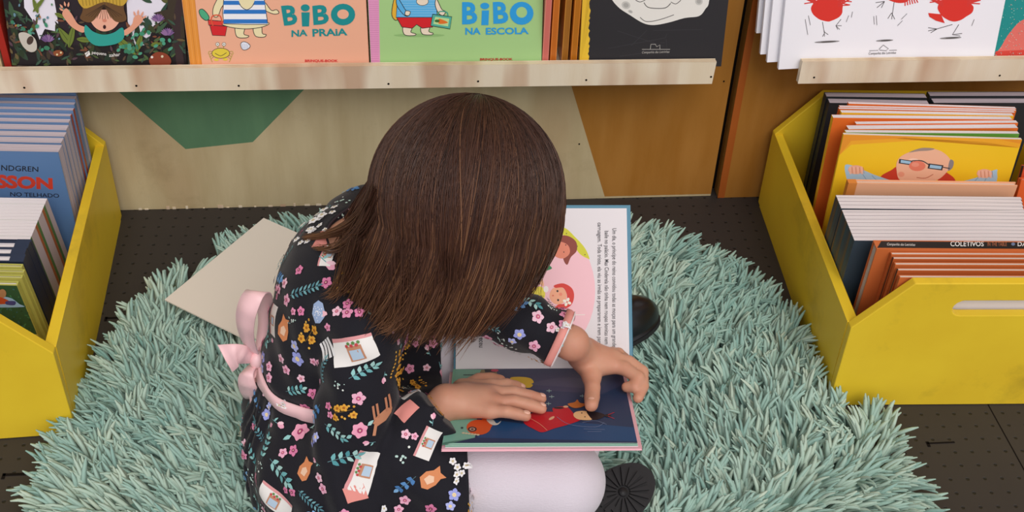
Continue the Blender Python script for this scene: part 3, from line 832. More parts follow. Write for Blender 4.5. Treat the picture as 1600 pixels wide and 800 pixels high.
def art_teal(m, M):
    A = artframe(M, m, 0.22, 0.24)
    A.poly([(1530, -80), (1780, -80), (1780, 120), (1530, 120)], '1f8f8c')
    A.poly([(1557, 95), (1566, 70), (1580, 48), (1600, 30), (1640, 20), (1640, 95)], 'e57368', True)
    A.poly([(1552, 92), (1556, 80), (1640, 76), (1640, 92)], 'd8463a')
    rr = random.Random(4)
    for i in range(140):
        x, y = rr.uniform(1550, 1600), rr.uniform(-20, 88); A.ell(x, y, rr.uniform(.4, 1.2), .5, rr.choice(['8fd0c0', 'cfe8d8', '4fb0a8', 'f0b0a0']), rr.uniform(0, 3), 6)
Mx = ledge_matrix(0.879, 0, 0.0015, y=1.4812, tilt=radians(0.5))
m, p = book_mesh(0.22, 0.010, 0.24, flat('1f8f8c'), flat('1f8f8c'), M_pgY)
link_book(Mx, m, p, 'speckled teal and coral picture book right of the bird book', None, art=art_teal)
# books left of the jungle book
for i, (x, cc) in enumerate(((-0.548, 'a8281f'), (-0.560, 'd2bd92'), (-0.573, '7f8f5a'))):
    X = Vector((0, 1, 0)); Y = Vector((-1, 0, 0)); Z = Vector((0, 0, 1))
    O = Vector((x+0.010, 1.491-0.001*i, BZ+0.001))
    Mx = Matrix(((X.x, Y.x, Z.x, O.x), (X.y, Y.y, Z.y, O.y), (X.z, Y.z, Z.z, O.z), (0, 0, 0, 1)))
    m, p = book_mesh(0.055, 0.009, 0.24, flat(cc), flat(cc), M_pgC)
    link_book(Mx, m, p, ['red book edge just left of the jungle cover', 'tan book edge at the left frame side of the ledge', 'greenish book edge leftmost on the ledge'][i], None, name='thin_book')

# ---------- crate books
def row(specs, H, lean, covers, spine, pages, labels, group, art_first=None, T=None, ct=0.0008, band=None, ov=0.002, name='picture_book', roll=0.0, fill=0.95, first_t=0.006, maxt=0.012, leans=None):
    """specs: list (xl, yl, xr, yr, ztop) of front-top corners in the picture, front book LAST"""
    prev = None
    P3 = [(onz(a, b_, z), onz(c, d, z)) for a, b_, c, d, z in specs]
    n = len(specs); out = []
    for i in range(n-1, -1, -1):
        A, B = P3[i]
        t_ = T
        if T is None:
            Yd = place(A, B, H, lean).to_3x3().col[1]
            if i > 0: t_ = min(maxt, max(0.0009, fill*min((P3[i-1][0]-A).dot(Yd), (P3[i-1][1]-B).dot(Yd))))
            else: t_ = first_t
        W = (B-A).length
        cov, spm = covers[i % len(covers)] if isinstance(covers[0], tuple) else (covers[i % len(covers)],)*2
        m, p = book_mesh(W, t_, H, cov, spm, pages, spine if isinstance(spine, str) else spine[i % len(spine)], ct=min(ct, t_*0.3), ov=ov, band=band)
        Mx = place(A, B, H, lean if leans is None else leans[i], roll)
        lab = labels(i, n) if callable(labels) else labels[i]
        out.append(link_book(Mx, m, p, lab, group, art=art_first if i == n-1 else None, name=name))
    return out
ORD = ['front', 'second', 'third', 'fourth', 'fifth', 'sixth', 'seventh', 'eighth', 'ninth', 'tenth', 'eleventh', 'twelfth', 'thirteenth', 'fourteenth', 'fifteenth', 'sixteenth']
def ordlab(what, where):
    def f(i, n):
        k = n-1-i
        if k == 0: return '%s, frontmost of %s' % (what, where)
        if k == n-1: return '%s, rearmost of %s' % (what, where)
        return '%s, %s from front in %s' % (what, ORD[k], where)
    return f
c_blue = flat('5f7fa8'); c_blueD = flat('4a6890')
# left crate: blue books
def art_karl(m, M):
    A = artframe(M, m, 0.24, 0.24)
    A.poly([(-150, 200), (140, 200), (140, 400), (-150, 400)], '5a7daa')
    A.text('NDGREN', [(2, 266.5), (60, 268.5), (60, 260.5), (2, 257.5)], '1f2226', 0.012)
    A.text('LSSON', [(-22, 294), (83, 296), (82, 278), (-22, 271)], 'c9402c', 0.05)
    A.text('NO TELHADO', [(16, 306.5), (93, 309), (92, 302.5), (16, 300)], '23293a', 0.015)
rows = [(118, 145), (117, 155), (116, 164), (114, 173), (110, 182), (107, 192), (103, 204), (100, 214), (95, 224), (91, 238)]
specs = [(x-215+ (i-5)*-2, y-4.5, x, y, [.258, .254, .250, .246, .242, .239, .237, .236, .236, .236][i]) for i, (x, y) in enumerate(rows)]
red = flat('a8503c'); CB = flat('6683a9')
row(specs, 0.216, radians(1), [(CB, CB), (CB, CB), (CB, CB), (CB, red), (CB, red), (CB, CB), (CB, CB), (CB, CB), (CB, CB), (CB, CB)], ['L', 'L', 'R', 'R', 'R', 'L', 'L', 'L', 'L', 'L'], M_pgL,
    ordlab('blue hardcover book', 'blue row, left crate'), 'blue hardcovers in the left crate', art_karl, ct=0.0007, ov=0.0004, fill=0.94, maxt=0.02)
# left crate: white-edged thin books
rows = [(72+ (47-72)*k/12.0, 315+(375-315)*k/12.0) for k in range(13)]
specs = [(x-175, y-3, x, y, 0.186) for x, y in rows]
gsp = flat('4f7a4a'); bsp = flat('c2b4bc'); osp = flat('a85f3a')
row(specs, 0.165, radians(-10), [(bsp, bsp), (bsp, bsp), (gsp, gsp), (bsp, osp), (bsp, bsp)], 'R', M_pgY, ordlab('thin white-edged book', 'pale stack, left crate'),
    'thin white-edged books in the left crate', ct=0.00015, ov=0.00005, fill=0.965)
# dark blue hardcovers
rows = [(48, 378), (43, 388), (38, 398), (36, 409)]
specs = [(x-170, y-2, x, y, 0.1865) for x, y in rows]
row(specs, 0.155, radians(-10), [(flat('26324a'), flat('26324a'))], 'R', M_pgY, ordlab('dark navy hardcover', 'navy group, left crate'), 'navy hardcovers in the left crate', ct=0.0018, band=0.018, first_t=0.004)
# yellow-green edged books
def art_garden(m, M):
    A = artframe(M, m, 0.22, 0.24)
    A.poly([(-200, 420), (90, 420), (90, 560), (-200, 560)], 'c9c25e')
    A.poly([(-190, 440), (24, 441), (58, 522), (-150, 525)], '2f5a3c')
    rr = random.Random(2)
    for i in range(70): A.ell(rr.uniform(-10, 50), rr.uniform(443, 520), rr.uniform(1, 3), 1.2, rr.choice(['3f7a4f', '254a30', '4b8a5a', '3a6f70']), rr.uniform(0, 3), 7)
    A.poly([(-20, 462), (14, 464), (30, 474), (36, 479), (-20, 478)], '9fc6e8', True)
    A.ell(4, 458, 6, 7, 'b98a62'); A.poly([(-10, 462), (8, 466), (16, 473), (-10, 474)], 'c8502c', True); A.poly([(10, 470), (24, 470), (23, 476), (10, 475)], '4a4a8a', True)
rows = [(34, 418), (37, 426), (34, 435), (27, 446)]
specs = [(x-165, y-4, x, y, z) for (x, y), z in zip(rows, (0.187, 0.183, 0.178, 0.172))]
ygr = flat('b7b45c')
row(specs, 0.134, radians(-9), [(ygr, ygr)], 'R', M_pgY, ordlab('yellow-green edged garden storybook', 'the left crate'), 'garden storybooks in the left crate', art_garden, ct=0.002)

# right crate
drk = flat('2a2c30')
specs = [(1291, 151, 1449, 153, 0.232), (1296, 161, 1453, 164, 0.230)]
row(specs, 0.210, radians(1), [(drk, flat('20303a'))], 'L', M_pgL, ['dark-covered thick book at the very back left of the right crate', 'dark-covered thick book second from the back left of the right crate'], 'dark thick books at the back of the right crate', ct=0.0007, ov=0.0004, first_t=0.0135, maxt=.016)
specs = [(1453, 150, 1620, 150, 0.233), (1459, 161, 1622, 161, 0.230)]
row(specs, 0.210, radians(1), [(drk, flat('20303a'))], 'L', M_pgL, ['thick book at the very back right of the right crate', 'thick book second from the back right of the right crate'], 'dark thick books at the back of the right crate', ct=0.0007, ov=0.0004, first_t=0.0135, maxt=.016)
org = flat('e5712a'); orgd = flat('cf5d22'); ylw = flat('ecb92a'); grn = flat('5f9a3a')
def art_oldman(m, M):
    A = artframe(M, m, 0.30, 0.30)
    A.poly([(1230, 150), (1630, 150), (1630, 420), (1230, 420)], 'f2c423')
    A.poly([(1230, 150), (1630, 150), (1630, 232), (1540, 222), (1440, 219), (1330, 226), (1230, 240)], 'efa92a', False)
    A.poly([(1230, 240), (1330, 220), (1440, 214), (1560, 216), (1640, 226), (1640, 180), (1230, 180)], 'e8952c')
    A.poly([(1376, 276), (1392, 266), (1402, 262), (1404, 290), (1380, 290)], 'c8402c', True)
    A.poly([(1466, 290), (1470, 266), (1480, 270), (1492, 280), (1490, 292)], 'c8402c', True)
    A.poly([(1320, 259), (1330, 258), (1350, 266), (1372, 275), (1410, 285), (1480, 287), (1530, 276), (1552, 266), (1558, 268), (1540, 296), (1400, 330), (1330, 300), (1323, 280)], 'a9c9dc', True)
    for L in ([(1345, 268), (1360, 290)], [(1362, 274), (1380, 292)], [(1530, 275), (1515, 292)], [(1545, 270), (1535, 290)]): A.line(L, 1.2, '86aac2')
    for (x, y) in ((1337, 265), (1538, 271)):
        A.ell(x, y, 12, 7, 'eeb094')
        for k in range(4): A.line([(x-9+k*6, y-5), (x-8+k*6, y+7)], 2.6, 'f3bda3'); A.line([(x-6+k*6, y-4), (x-5+k*6, y+6)], .6, 'b9785f')
    A.poly([(1401, 268), (1401, 254), (1408, 244), (1425, 236), (1447, 231), (1470, 236), (1484, 248), (1486, 258), (1478, 270), (1466, 280), (1450, 284), (1420, 284), (1405, 280)], 'efb898', True)
    A.poly([(1420, 238), (1440, 231), (1460, 232), (1452, 235), (1436, 236)], 'a08c80', True)
    A.poly([(1484, 250), (1490, 252), (1488, 262), (1481, 266)], '8c8484', True)
    A.ell(1427, 250, 8, 3, 'f6cdb4')
    A.poly([(1405, 248), (1426, 251), (1424, 258), (1404, 255)], '39373c'); A.poly([(1407.5, 249.5), (1423.5, 252), (1422, 256), (1407, 254)], '9ec7e0')
    A.poly([(1451, 255), (1474, 258), (1472, 266), (1449, 263)], '39373c'); A.poly([(1453.5, 257), (1471.5, 259.5), (1470, 264), (1452, 262)], '9ec7e0')
    A.line([(1425, 251), (1440, 251), (1451, 257)], 1.6, '39373c'); A.line([(1473, 261), (1484, 263)], 1.4, '39373c')
    A.ell(1433, 259, 13, 8, 'e58066'); A.ell(1430, 257, 6, 3.5, 'ec9880')
    A.line([(1432, 277), (1446, 278), (1458, 272)], 1.0, 'b9684f')
    A.ell(1408, 272, 5, 4, 'e99d80')
    A.ell(1359, 287, 8, 4, '2b292c', -.1); A.ell(1492, 289, 6, 3, '2b292c', .1)
specs = [(1326, 162, 1588, 170, .272), (1312, 167, 1588, 173, .272), (1311, 170, 1586, 176, .272), (1315, 176, 1584, 181, .272), (1302, 184, 1582, 187, .272),
         (1338, 194, 1591, 192, .272), (1326, 202, 1591, 200, .272), (1322, 207, 1593, 209, .272), (1318, 210, 1597, 218, .272)]
yl2 = (ylw, ylw)
row(specs, 0.240, radians(5), [(org, orgd), (org, orgd), (orgd, orgd), (ylw, ylw), (org, ylw), (org, org), (org, org), (grn, ylw), yl2], 'L', M_pgY,
    ['thin orange-covered book rearmost of the floppy stack', 'thin orange book second from the rear of the floppy stack', 'thin orange book third from the rear of the floppy stack', 'thin yellow-spined book fourth from the rear of the floppy stack',
     'thin orange book with yellow spine sticking out left of the man book', 'thin orange book slanting just behind the green one', 'thin orange book with curled pages just behind the green one', 'thin green-covered book directly behind the man with glasses', 'yellow picture book with a bald man in glasses and red nose'],
    'floppy picture books in the right crate', art_oldman, ct=0.0002, ov=0.0001)
slm = flat('eeb08a')
row([(1326, 286, 1590, 290, .222)], 0.20, radians(0), [(slm, flat('d9853f'))], 'L', M_pgC, ['salmon hardcover with orange spine in front of the bald man book'], None, T=0.009, ct=0.0018, band=0.012)
dk = flat('34424e')
rows = [(1307.5+ (1335-1307.5)*k/12.0, 309+(376-309)*k/12.0) for k in range(13)]
specs = [(x, y, 1597+ k*1.2, y+ (3 if k < 4 else 1), .215) for k, (x, y) in enumerate(rows)]
row(specs, 0.19, radians(-2), [(dk, dk), (flat('3f4a50'), flat('5a4a3c')), (dk, flat('2c4a58'))], 'L', M_pgY, ordlab('thin white-edged book with dark spine', 'white stack, right crate'), 'white-edged paperbacks in the right crate', ct=0.00015, ov=0.00005, fill=0.965)
og = flat('cb6c38'); og2 = flat('bd6030')
def art_col(m, M):
    A = artframe(M, m, .3, .3); A.poly([(1440, 455), (1720, 455), (1720, 640), (1440, 640)], 'e4dfe6')
rows = [(1393, 398, 0), (1396, 405, 0), (1399, 414, 0), (1403, 423, 0), (1406, 434, 0)]
specs = [(a, b_, a+262, b_+ 1, [.222, .220, .218, .216, .214][i]) for i, (a, b_, c) in enumerate(rows)]
bo = row(specs, 0.195, radians(-1.5), [(og, og2), (og2, flat('2a2422'))], 'L', M_pgC, ordlab('orange hardcover book', 'orange row, right crate'), 'orange hardcovers in the right crate', art_col, T=0.0054, ct=0.0011, ov=0.0004)
# the one lying spine up: black spine with white lettering on its top
A_, B_ = onz(1370, 389, .226), onz(1640, 391, .226)
Hs = 0.195; Tq = 0.0175
Ms = place(A_, B_, Hs, radians(-1.5))
m, p = book_mesh((B_-A_).length, Tq, Hs, og, og, M_pgC, 'T', ct=0.002)
Z = Ms.to_3x3().col[2]; Y = Ms.to_3x3().col[1]; X = Ms.to_3x3().col[0]
A = Art(m, A_+Y*0.0018+Z*0.0002, X, Y, (B_-A_).length, Tq-0.0036, toobj=Ms.inverted())
A.poly([(1374, 395), (1660, 395), (1660, 370), (1374, 370)], '1f1b1c')
A.text('Companhia das Letrinhas', [(1386, 384.8), (1430, 385.6), (1430, 380.6), (1386, 379.6)], 'e9e4e0', 0, .3)
A.text('COLETIVOS', [(1485, 385), (1537, 385), (1537, 377.5), (1485, 377.2)], 'f2efec', .01)
A.text('IN THE TABLE', [(1543, 384.5), (1573, 384.5), (1573, 378.5), (1543, 378.2)], 'b06a4a', 0)
A.ell(1583, 381.5, 3, 2.5, '6a7a9a')
A.text('DANIEL', [(1590, 384.8), (1625, 385), (1625, 378.5), (1590, 378.2)], 'f2efec', .01)
link_book(Ms, m, p, 'orange book turned with its black lettered spine upward in the right crate', None)
# flat orange piece between the stacks, and books of the next column at the right edge
row([(1600, 262, 1700, 262, .232), (1596, 282, 1700, 282, .225)], 0.21, radians(8), [(flat('d2502c'), flat('3a2a26')), (flat('e0602c'), flat('b5401f'))], 'L', M_pgC, ['red-orange book at the right frame edge beside the man book', 'orange book at the right frame edge in front of the red one'], None, T=0.009, ct=0.002)
# ================================================================ RUG
RP = [(62, 860), (70, 800), (92, 725), (120, 668), (150, 620), (168, 578), (212, 506), (260, 458), (328, 412), (400, 384), (455, 366), (560, 356), (800, 368), (985, 368), (1050, 386), (1130, 424), (1190, 468), (1236, 516), (1262, 590), (1290, 632), (1376, 672), (1400, 715), (1424, 770), (1436, 840), (1436, 900), (62, 900)]
rugp = [onz(x, y, 0.012) for x, y in RP]
cx = sum(p.x for p in rugp)/len(rugp); cy = sum(p.y for p in rugp)/len(rugp)
rug = empty('shag_rug', (cx, cy, 0.0), 'pale mint green shaggy rug the child sits on', 'rug')
M_back = mat('rug_backing', '8fb3a8', 0.9, 0.05)
m = MB(); m.prism([(p.x*0.955+cx*0.045, p.y*0.955+cy*0.045, 0.001) for p in rugp], (0, 0, 0.007), M_back)
m.build('backing', rug)
M_pile = bpy.data.materials.new('mint_pile'); M_pile.use_nodes = True
t = M_pile.node_tree; b = t.nodes['Principled BSDF']; b.inputs['Roughness'].default_value = 0.85; b.inputs['Specular IOR Level'].default_value = 0.05
b.inputs['Sheen Weight'].default_value = 0.15
at = t.nodes.new('ShaderNodeAttribute'); at.attribute_name = 'tint'
cr = t.nodes.new('ShaderNodeValToRGB'); cr.color_ramp.elements[0].color = lin('76a199'); cr.color_ramp.elements[1].color = lin('c6d4c1')
e = cr.color_ramp.elements.new(0.5); e.color = lin('a0bfb3')
t.links.new(at.outputs['Fac'], cr.inputs['Fac']); t.links.new(cr.outputs[0], b.inputs['Base Color'])
def inside(X, Y, poly):
    c = np.zeros(X.shape, bool); n = len(poly)
    for i in range(n):
        x1, y1 = poly[i].x, poly[i].y; x2, y2 = poly[(i+1) % n].x, poly[(i+1) % n].y
        k = ((y1 > Y) != (y2 > Y)); c ^= k & (X < (x2-x1)*(Y-y1)/((y2-y1) if y2 != y1 else 1e-9)+x1)
    return c
def fnoise(X, Y, s, seed):
    rg = np.random.RandomState(seed); r = np.zeros_like(X)
    for _ in range(5):
        a, f, ph = rg.uniform(0, 2*pi), s*rg.uniform(0.6, 1.6), rg.uniform(0, 6.28)
        r += np.sin(X*f*cos(a)+Y*f*sin(a)+ph)
    return r/5
def tufts(n, sp, rng):
    xs_ = np.arange(min(p.x for p in rugp), max(p.x for p in rugp), sp); ys_ = np.arange(min(p.y for p in rugp), max(p.y for p in rugp), sp)
    X, Y = np.meshgrid(xs_, ys_); X = X.ravel()+rng.uniform(-.5, .5, X.size)*sp; Y = Y.ravel()+rng.uniform(-.5, .5, Y.size)*sp
    k = inside(X, Y, rugp)
    for org_, yw, sx in ((c0, radians(-2.63), 1), (c1, radians(2.43), -1)):      # no pile under the crates
        lx = ((X-org_.x)*cos(yw)+(Y-org_.y)*sin(yw))*sx; ly = -(X-org_.x)*sin(yw)+(Y-org_.y)*cos(yw)
        k &= ~((lx > -.012) & (ly > -.008) & (lx < .44) & (ly < .49))
    return X[k], Y[k]
rng = np.random.RandomState(11)
XC, YC = tufts(0, 0.0128, rng)
NC = len(XC); K = 6
clump_a = pi/2-(XC-0.12)*1.0+fnoise(XC, YC, 16, 3)*1.7+fnoise(XC, YC, 70, 4)*1.5+rng.normal(0, .35, NC)
clump_e = rng.uniform(0.70, 1.25, NC)+0.25*fnoise(XC, YC, 40, 6)
rad_ = rng.uniform(.0008, .0055, NC*K); tha = rng.uniform(0, 2*pi, NC*K)
X = np.repeat(XC, K)+rad_*np.cos(tha); Y = np.repeat(YC, K)+rad_*np.sin(tha)
N = len(X); SEG, RS = 7, 4
ang = np.repeat(clump_a, K)+rng.normal(0, .17, N)
# tips fan outward near the rim
L = rng.uniform(0.034, 0.052, N); el0 = np.repeat(clump_e, K)+rng.normal(0, .10, N); W_ = rng.uniform(0.0024, 0.0036, N)
cxr = (X-cx); cyr = (Y-cy); outa = np.arctan2(cyr, cxr); rr_ = np.hypot(cxr/0.62, cyr/0.36)
mixo = np.clip((rr_-0.80)/0.35, 0, .8)
ang = np.arctan2(np.sin(ang)*(1-mixo)+np.sin(outa)*mixo, np.cos(ang)*(1-mixo)+np.cos(outa)*mixo)
# shorter where shoes, book and child press it down
press = np.zeros(N)
for (px_, py_, rr0) in ((-0.11, 1.0, 0.14), (0.06, 0.90, 0.11), (0.2, 0.89, 0.08), (0.24, 0.93, 0.06), (0.05, 1.12, 0.12), (0.2, 1.17, 0.1), (0.30, 1.19, 0.05)):
    press = np.maximum(press, np.clip(1.2-np.hypot(X-px_, Y-py_)/rr0, 0, 1))
L *= 1-0.45*press; el0 *= 1-0.5*press
tt = np.linspace(0, 1, SEG); V = np.zeros((N, SEG, RS, 3), np.float32)
curl = rng.uniform(-.4, .4, N)
pos = np.stack([X, Y, np.full(N, 0.006)], 1); el = el0.copy(); a_ = ang.copy()
wprof = np.array([0.8, 1.0, 1.06, 1.06, 1.0, 0.84, 0.34])
for s_ in range(SEG):
    d = np.stack([np.cos(a_)*np.cos(el), np.sin(a_)*np.cos(el), np.sin(el)], 1)
    side = np.stack([-np.sin(a_), np.cos(a_), np.zeros(N)], 1); nrm = np.cross(side, d)*-1
    for q in range(RS):
        an = 2*pi*q/RS; V[:, s_, q] = pos+side*(cos(an)*W_*wprof[s_])[:, None]+nrm*(sin(an)*W_*0.62*wprof[s_])[:, None]
    pos = pos+d*(L/(SEG-1))[:, None]; el = el-rng.uniform(.04, .24, N); a_ = a_+curl*0.25
    pos[:, 2] = np.maximum(pos[:, 2], 0.004)
base = (np.arange(N)*SEG*RS)[:, None]
q = []
for s_ in range(SEG-1):
    for k in range(RS):
        q.append([s_*RS+k, s_*RS+(k+1) % RS, (s_+1)*RS+(k+1) % RS, (s_+1)*RS+k])
Fq = (base[:, :, None]+np.array(q)[None]).reshape(-1, 4)
pile = npmesh('pile', V.reshape(-1, 3), Fq, M_pile, rug)
tint = np.clip(0.52+0.22*fnoise(X, Y, 22, 9)+np.repeat(rng.normal(0, .13, NC), K)+rng.normal(0, .06, N), 0, 1)
at_ = pile.data.attributes.new('tint', 'FLOAT', 'POINT'); at_.data.foreach_set('value', np.repeat(tint, SEG*RS).astype(np.float32))
pile['kind'] = 'stuff'
# ================================================================ GREY CARD on the rug
g0, g1 = onz(258, 468, .050), onz(412, 341, .056)
ex = (g1-g0).normalized(); ey = Vector((ex.y, -ex.x, 0)).normalized()
gw = (g1-g0).length
M_card = mat('grey_card', 'e2d7c9', 0.55, 0.3)
card = empty('large_card', (g0+ex*gw/2+ey*0.07), 'plain beige-grey closed book lying on the rug behind the child', 'book')
m = MB(); m.prism([g0, g1, g1+ey*0.165-Vector((0, 0, .004)), g0+ey*0.165-Vector((0, 0, .004))], (0, 0, -0.002), M_card); m.build('cover', card, bevel=0.0006)
m = MB(); m.prism([g0+ex*.004+ey*.004-Vector((0, 0, .002)), g1-ex*.004+ey*.004-Vector((0, 0, .002)), g1-ex*.004+ey*0.163-Vector((0, 0, .006)), g0+ex*.004+ey*0.163-Vector((0, 0, .006))], (0, 0, -0.004), M_pgY); m.build('page_block', card)

# ================================================================ OPEN BOOK in the lap
BW = 0.215
def cdep(a, c): return FPX*BW/(c-a)
d1, d2, d3 = cdep(690, 1003), cdep(712, 985), cdep(716, 982)
b0, b1 = od(690, 697, d1), od(1003, 695, d1)
s0, s1 = od(712, 577, d2), od(985, 577, d2)
t0, t1 = od(716, 322, d3), od(982, 322, d3)
bk = empty('open_storybook', (s0+s1)/2, 'open storybook with white text page and dark blue page in the lap', 'book')
Xl = (b1-b0).normalized(); Vl = (s0-b0); Vl = (Vl-Xl*Vl.dot(Xl)); HL = Vl.length; Vl.normalize(); NL = Xl.cross(Vl).normalized(); WL = (b1-b0).length
Vu = (t0-s0); Xu = (s1-s0).normalized(); Vu = (Vu-Xu*Vu.dot(Xu)); HU = Vu.length; Vu.normalize(); NU = Xu.cross(Vu).normalized(); WU = (s1-s0).length
M_pink = mat('pink_cover_board', 'f3b9c4', .4, .4); M_bluec = mat('blue_cover_board', '3f7f9a', .35, .4); M_page = mat('white_page', 'e6e0e4', .5, .3); M_tealp = mat('teal_page_edge', '86bfa6', .5, .3)
m = MB()
def slab(m, O, X, V, N, u0, u1, v0, v1, n0, n1, mt):
    O = Vector(O)
    m.prism([O+X*u0+V*v0+N*n0, O+X*u1+V*v0+N*n0, O+X*u1+V*v1+N*n0, O+X*u0+V*v1+N*n0], N*(n1-n0), mt)
slab(m, b0, Xl, Vl, NL, 0, WL, 0, HL, -0.0065, -0.0040, M_pink); m.build('front_cover', bk, bevel=0.0005)
m = MB(); slab(m, s0, Xu, Vu, NU, -0.002, WU+0.0035, 0, HU+0.001, -0.0035, -0.0012, M_bluec); m.build('back_cover', bk, bevel=0.0005)
m = MB(); slab(m, s0, Xu, Vu, NU, -0.002, WU+0.003, -0.004, 0.004, -0.008, -0.0036, M_pink); m.build('spine', bk)
m = MB()
for i, (mt, ov) in enumerate(((M_page, .0035), (M_tealp, .0040), (M_page, .0050), (M_tealp, .0042), (M_page, .0058), (M_tealp, .0052))):
    slab(m, b0, Xl, Vl, NL, 0.0035, WL-0.0035-0.0004*i, ov, HL, -0.0040+i*0.00075, -0.0040+i*0.00075+0.00055, mt)
A = Art(m, b0+NL*0.0004, Xl, Vl, WL-.004, HL, base=0.0001, step=0.000012)
A.poly([(690, 692), (712, 570), (990, 570), (1010, 692)], '24385a')
A.poly([(690, 700), (712, 570), (762, 570), (752, 608), (746, 650), (742, 684), (690, 692)], '7fb5a2')
A.poly([(712, 570), (990, 570), (990, 600), (940, 616), (880, 612), (800, 606), (748, 608), (754, 586), (770, 578)], '3a4060', False)
A.poly([(746, 684), (745, 650), (762, 655), (830, 664), (900, 660), (1000, 668), (1000, 690)], '1f4a78')
A.poly([(752, 578), (775, 578), (780, 594), (766, 602), (745, 592)], '8c7a52'); A.poly([(757, 577), (776, 577), (774, 582), (758, 582)], '2a2228'); A.ell(773, 579, 6, 2, 'c23a58')
A.line([(770, 592), (783, 588)], 2, '8fc0b8'); A.line([(724, 586), (748, 586)], 1.6, '3f5a5a')
A.poly([(797, 591), (810, 589), (828, 591), (834, 598), (828, 606), (812, 604), (802, 600)], 'd9b52c', True)
A.poly([(830, 600), (880, 590), (930, 596), (925, 606), (870, 604)], '464a66', True)
for (x, y) in ((862, 620), (857, 631), (910, 619), (858, 611)): A.line([(x-4, y), (x+4, y)], .8, 'a8c8c4', False); A.line([(x, y-2.5), (x, y+2.5)], .8, 'a8c8c4', False)
A.ell(748, 668, 19, 12, 'd9592a'); A.ell(760, 662, 10, 9, 'd9592a'); A.ell(738, 671, 7, 4, '3a2f33'); A.ell(738, 671, 4.4, 2.4, 'c9a08a'); A.ell(738, 671, 2.4, 1.2, '3a2f33')
A.poly([(760, 656), (770, 656), (776, 662), (783, 658), (778, 664), (768, 664)], 'd8d2c8', True)
for k in range(6): A.ell(724+k*4.6, 677+k*.6, 2.4, 1.3, 'd9c9a8')
A.ell(722, 669, 2, 1.6, '2f4a4a')
A.poly([(818, 660), (832, 646), (866, 644), (884, 646), (900, 650), (908, 656), (888, 664), (866, 670), (848, 676), (836, 672)], 'c8202c', True)
A.poly([(864, 638), (884, 636), (894, 644), (900, 654), (880, 652), (868, 648)], 'c8202c', True); A.ell(873, 638, 8, 1.6, '1c1a22')
A.line([(824, 652), (842, 662), (855, 673)], .9, 'e28a70')
A.ell(862, 654, 5, 2, 'e8b48c', -.5); A.ell(884, 636, 4, 1.6, 'e8b48c')
A.poly([(896, 650), (900, 644), (916, 643), (922, 650), (927, 653), (922, 657), (904, 656)], 'f0c08a', True)
A.poly([(917, 643), (930, 644), (944, 648), (942, 653), (928, 657), (920, 650)], '221a20', True); A.ell(950, 650, 5, 2.4, '221a20')
A.ell(909, 646, 1, 1, '2a2228', n=8); A.ell(914, 652, 1, 1, '2a2228', n=8); A.line([(950, 651), (960, 655)], .7, 'c8202c'); A.line([(950, 649), (960, 645)], .7, 'c8202c')
A.poly([(887, 632), (898, 629), (902, 625), (906, 630), (916, 632), (908, 637), (896, 638)], 'c8702c', True)
for L in ([(870, 652), (890, 664), (930, 668), (944, 661)], [(910, 661), (930, 658), (948, 664)], [(912, 671), (945, 672)], [(918, 675), (940, 675)]): A.line(L, .5, '7a8cb0')
m.build('lower_pages', bk)
m = MB()
slab(m, s0, Xu, Vu, NU, 0.0, WU-0.001, 0, HU-0.003, -0.0012, 0.0006, M_page)
A = Art(m, s0, Xu, Vu, WU-0.002, HU-0.004, base=0.0007, step=0.000012)
A.ell(858, 455, 72, 98, 'f6c3cd', 0, 40)
A.poly([(868, 362), (882, 356), (900, 372), (914, 388), (921, 404), (918, 404), (905, 396), (888, 372)], 'd3cf2c', True)
A.poly([(862, 378), (872, 369), (888, 369), (900, 378), (901, 392), (892, 402), (886, 414), (880, 404), (884, 388), (872, 380), (864, 384)], '8c3a2a', True)
A.poly([(866, 384), (876, 378), (888, 384), (890, 396), (880, 404), (868, 401), (864, 392)], 'e2856a', True)
A.poly([(852, 388), (864, 384), (866, 396), (858, 402)], '2f7f52', True); A.poly([(838, 400), (858, 390), (856, 410), (862, 420), (842, 424), (830, 414)], '2f7f52', True)
A.ell(857, 405, 6, 5, 'f2c8c4'); A.ell(884, 383, 1, 1, '3a2020', n=8); A.ell(881, 394, 1, 1, '3a2020', n=8)
A.poly([(812, 434), (830, 434), (836, 450), (832, 470), (812, 466)], 'e8a53a', True)
A.poly([(834, 452), (846, 448), (852, 460), (846, 470), (832, 466)], 'e8d84a', True)
for k in range(4): A.line([(834+k*4, 450), (833+k*4, 469)], .8, 'b8a52c', False)
A.ell(846, 441, 3, 7, 'f0b48c', -.4); A.ell(853, 452, 4, 5, 'f4ece8')
A.ell(872, 462, 13.5, 14, 'f2ab88')
A.poly([(866, 446), (880, 443), (893, 450), (897, 462), (893, 476), (880, 484), (867, 483), (872, 476), (883, 474), (886, 462), (880, 450), (868, 450)], 'd8342a', True)
A.ell(871, 455, 1.6, 1.8, '2a2020'); A.ell(872, 469, 1.6, 1.8, '2a2020'); A.ell(864, 462, 1.5, 1.2, 'd86a50'); A.ell(876, 460, 2.5, 2.5, 'ee8a70')
for a in range(4): A.ell(886+4*cos(a*1.57+.4), 472+4*sin(a*1.57+.4), 3, 2.2, 'f4efe0', a*1.57+.4)
A.line([(880, 492), (914, 492)], 1.0, 'f4efe8', False); A.ell(888, 492, 4, 3, '7fb5a8')
for (x, y) in ((885, 365), (902, 385), (914, 398)): A.ell(x, y, 1, 1, '7a7a2a', n=8)
TX = '3c3a42'
def vtext(s_, x, y0, y1, h):
    A.text(s_, [(x-h*0.62, y0), (x-h*0.62, y1), (x+h*0.38, y1), (x+h*0.38, y0)], TX, 0.004)
vtext('Um dia, o pr\u00edncipe do reino convidou todas as mo\u00e7as para um grande', 960, 357, 542, 8.5)
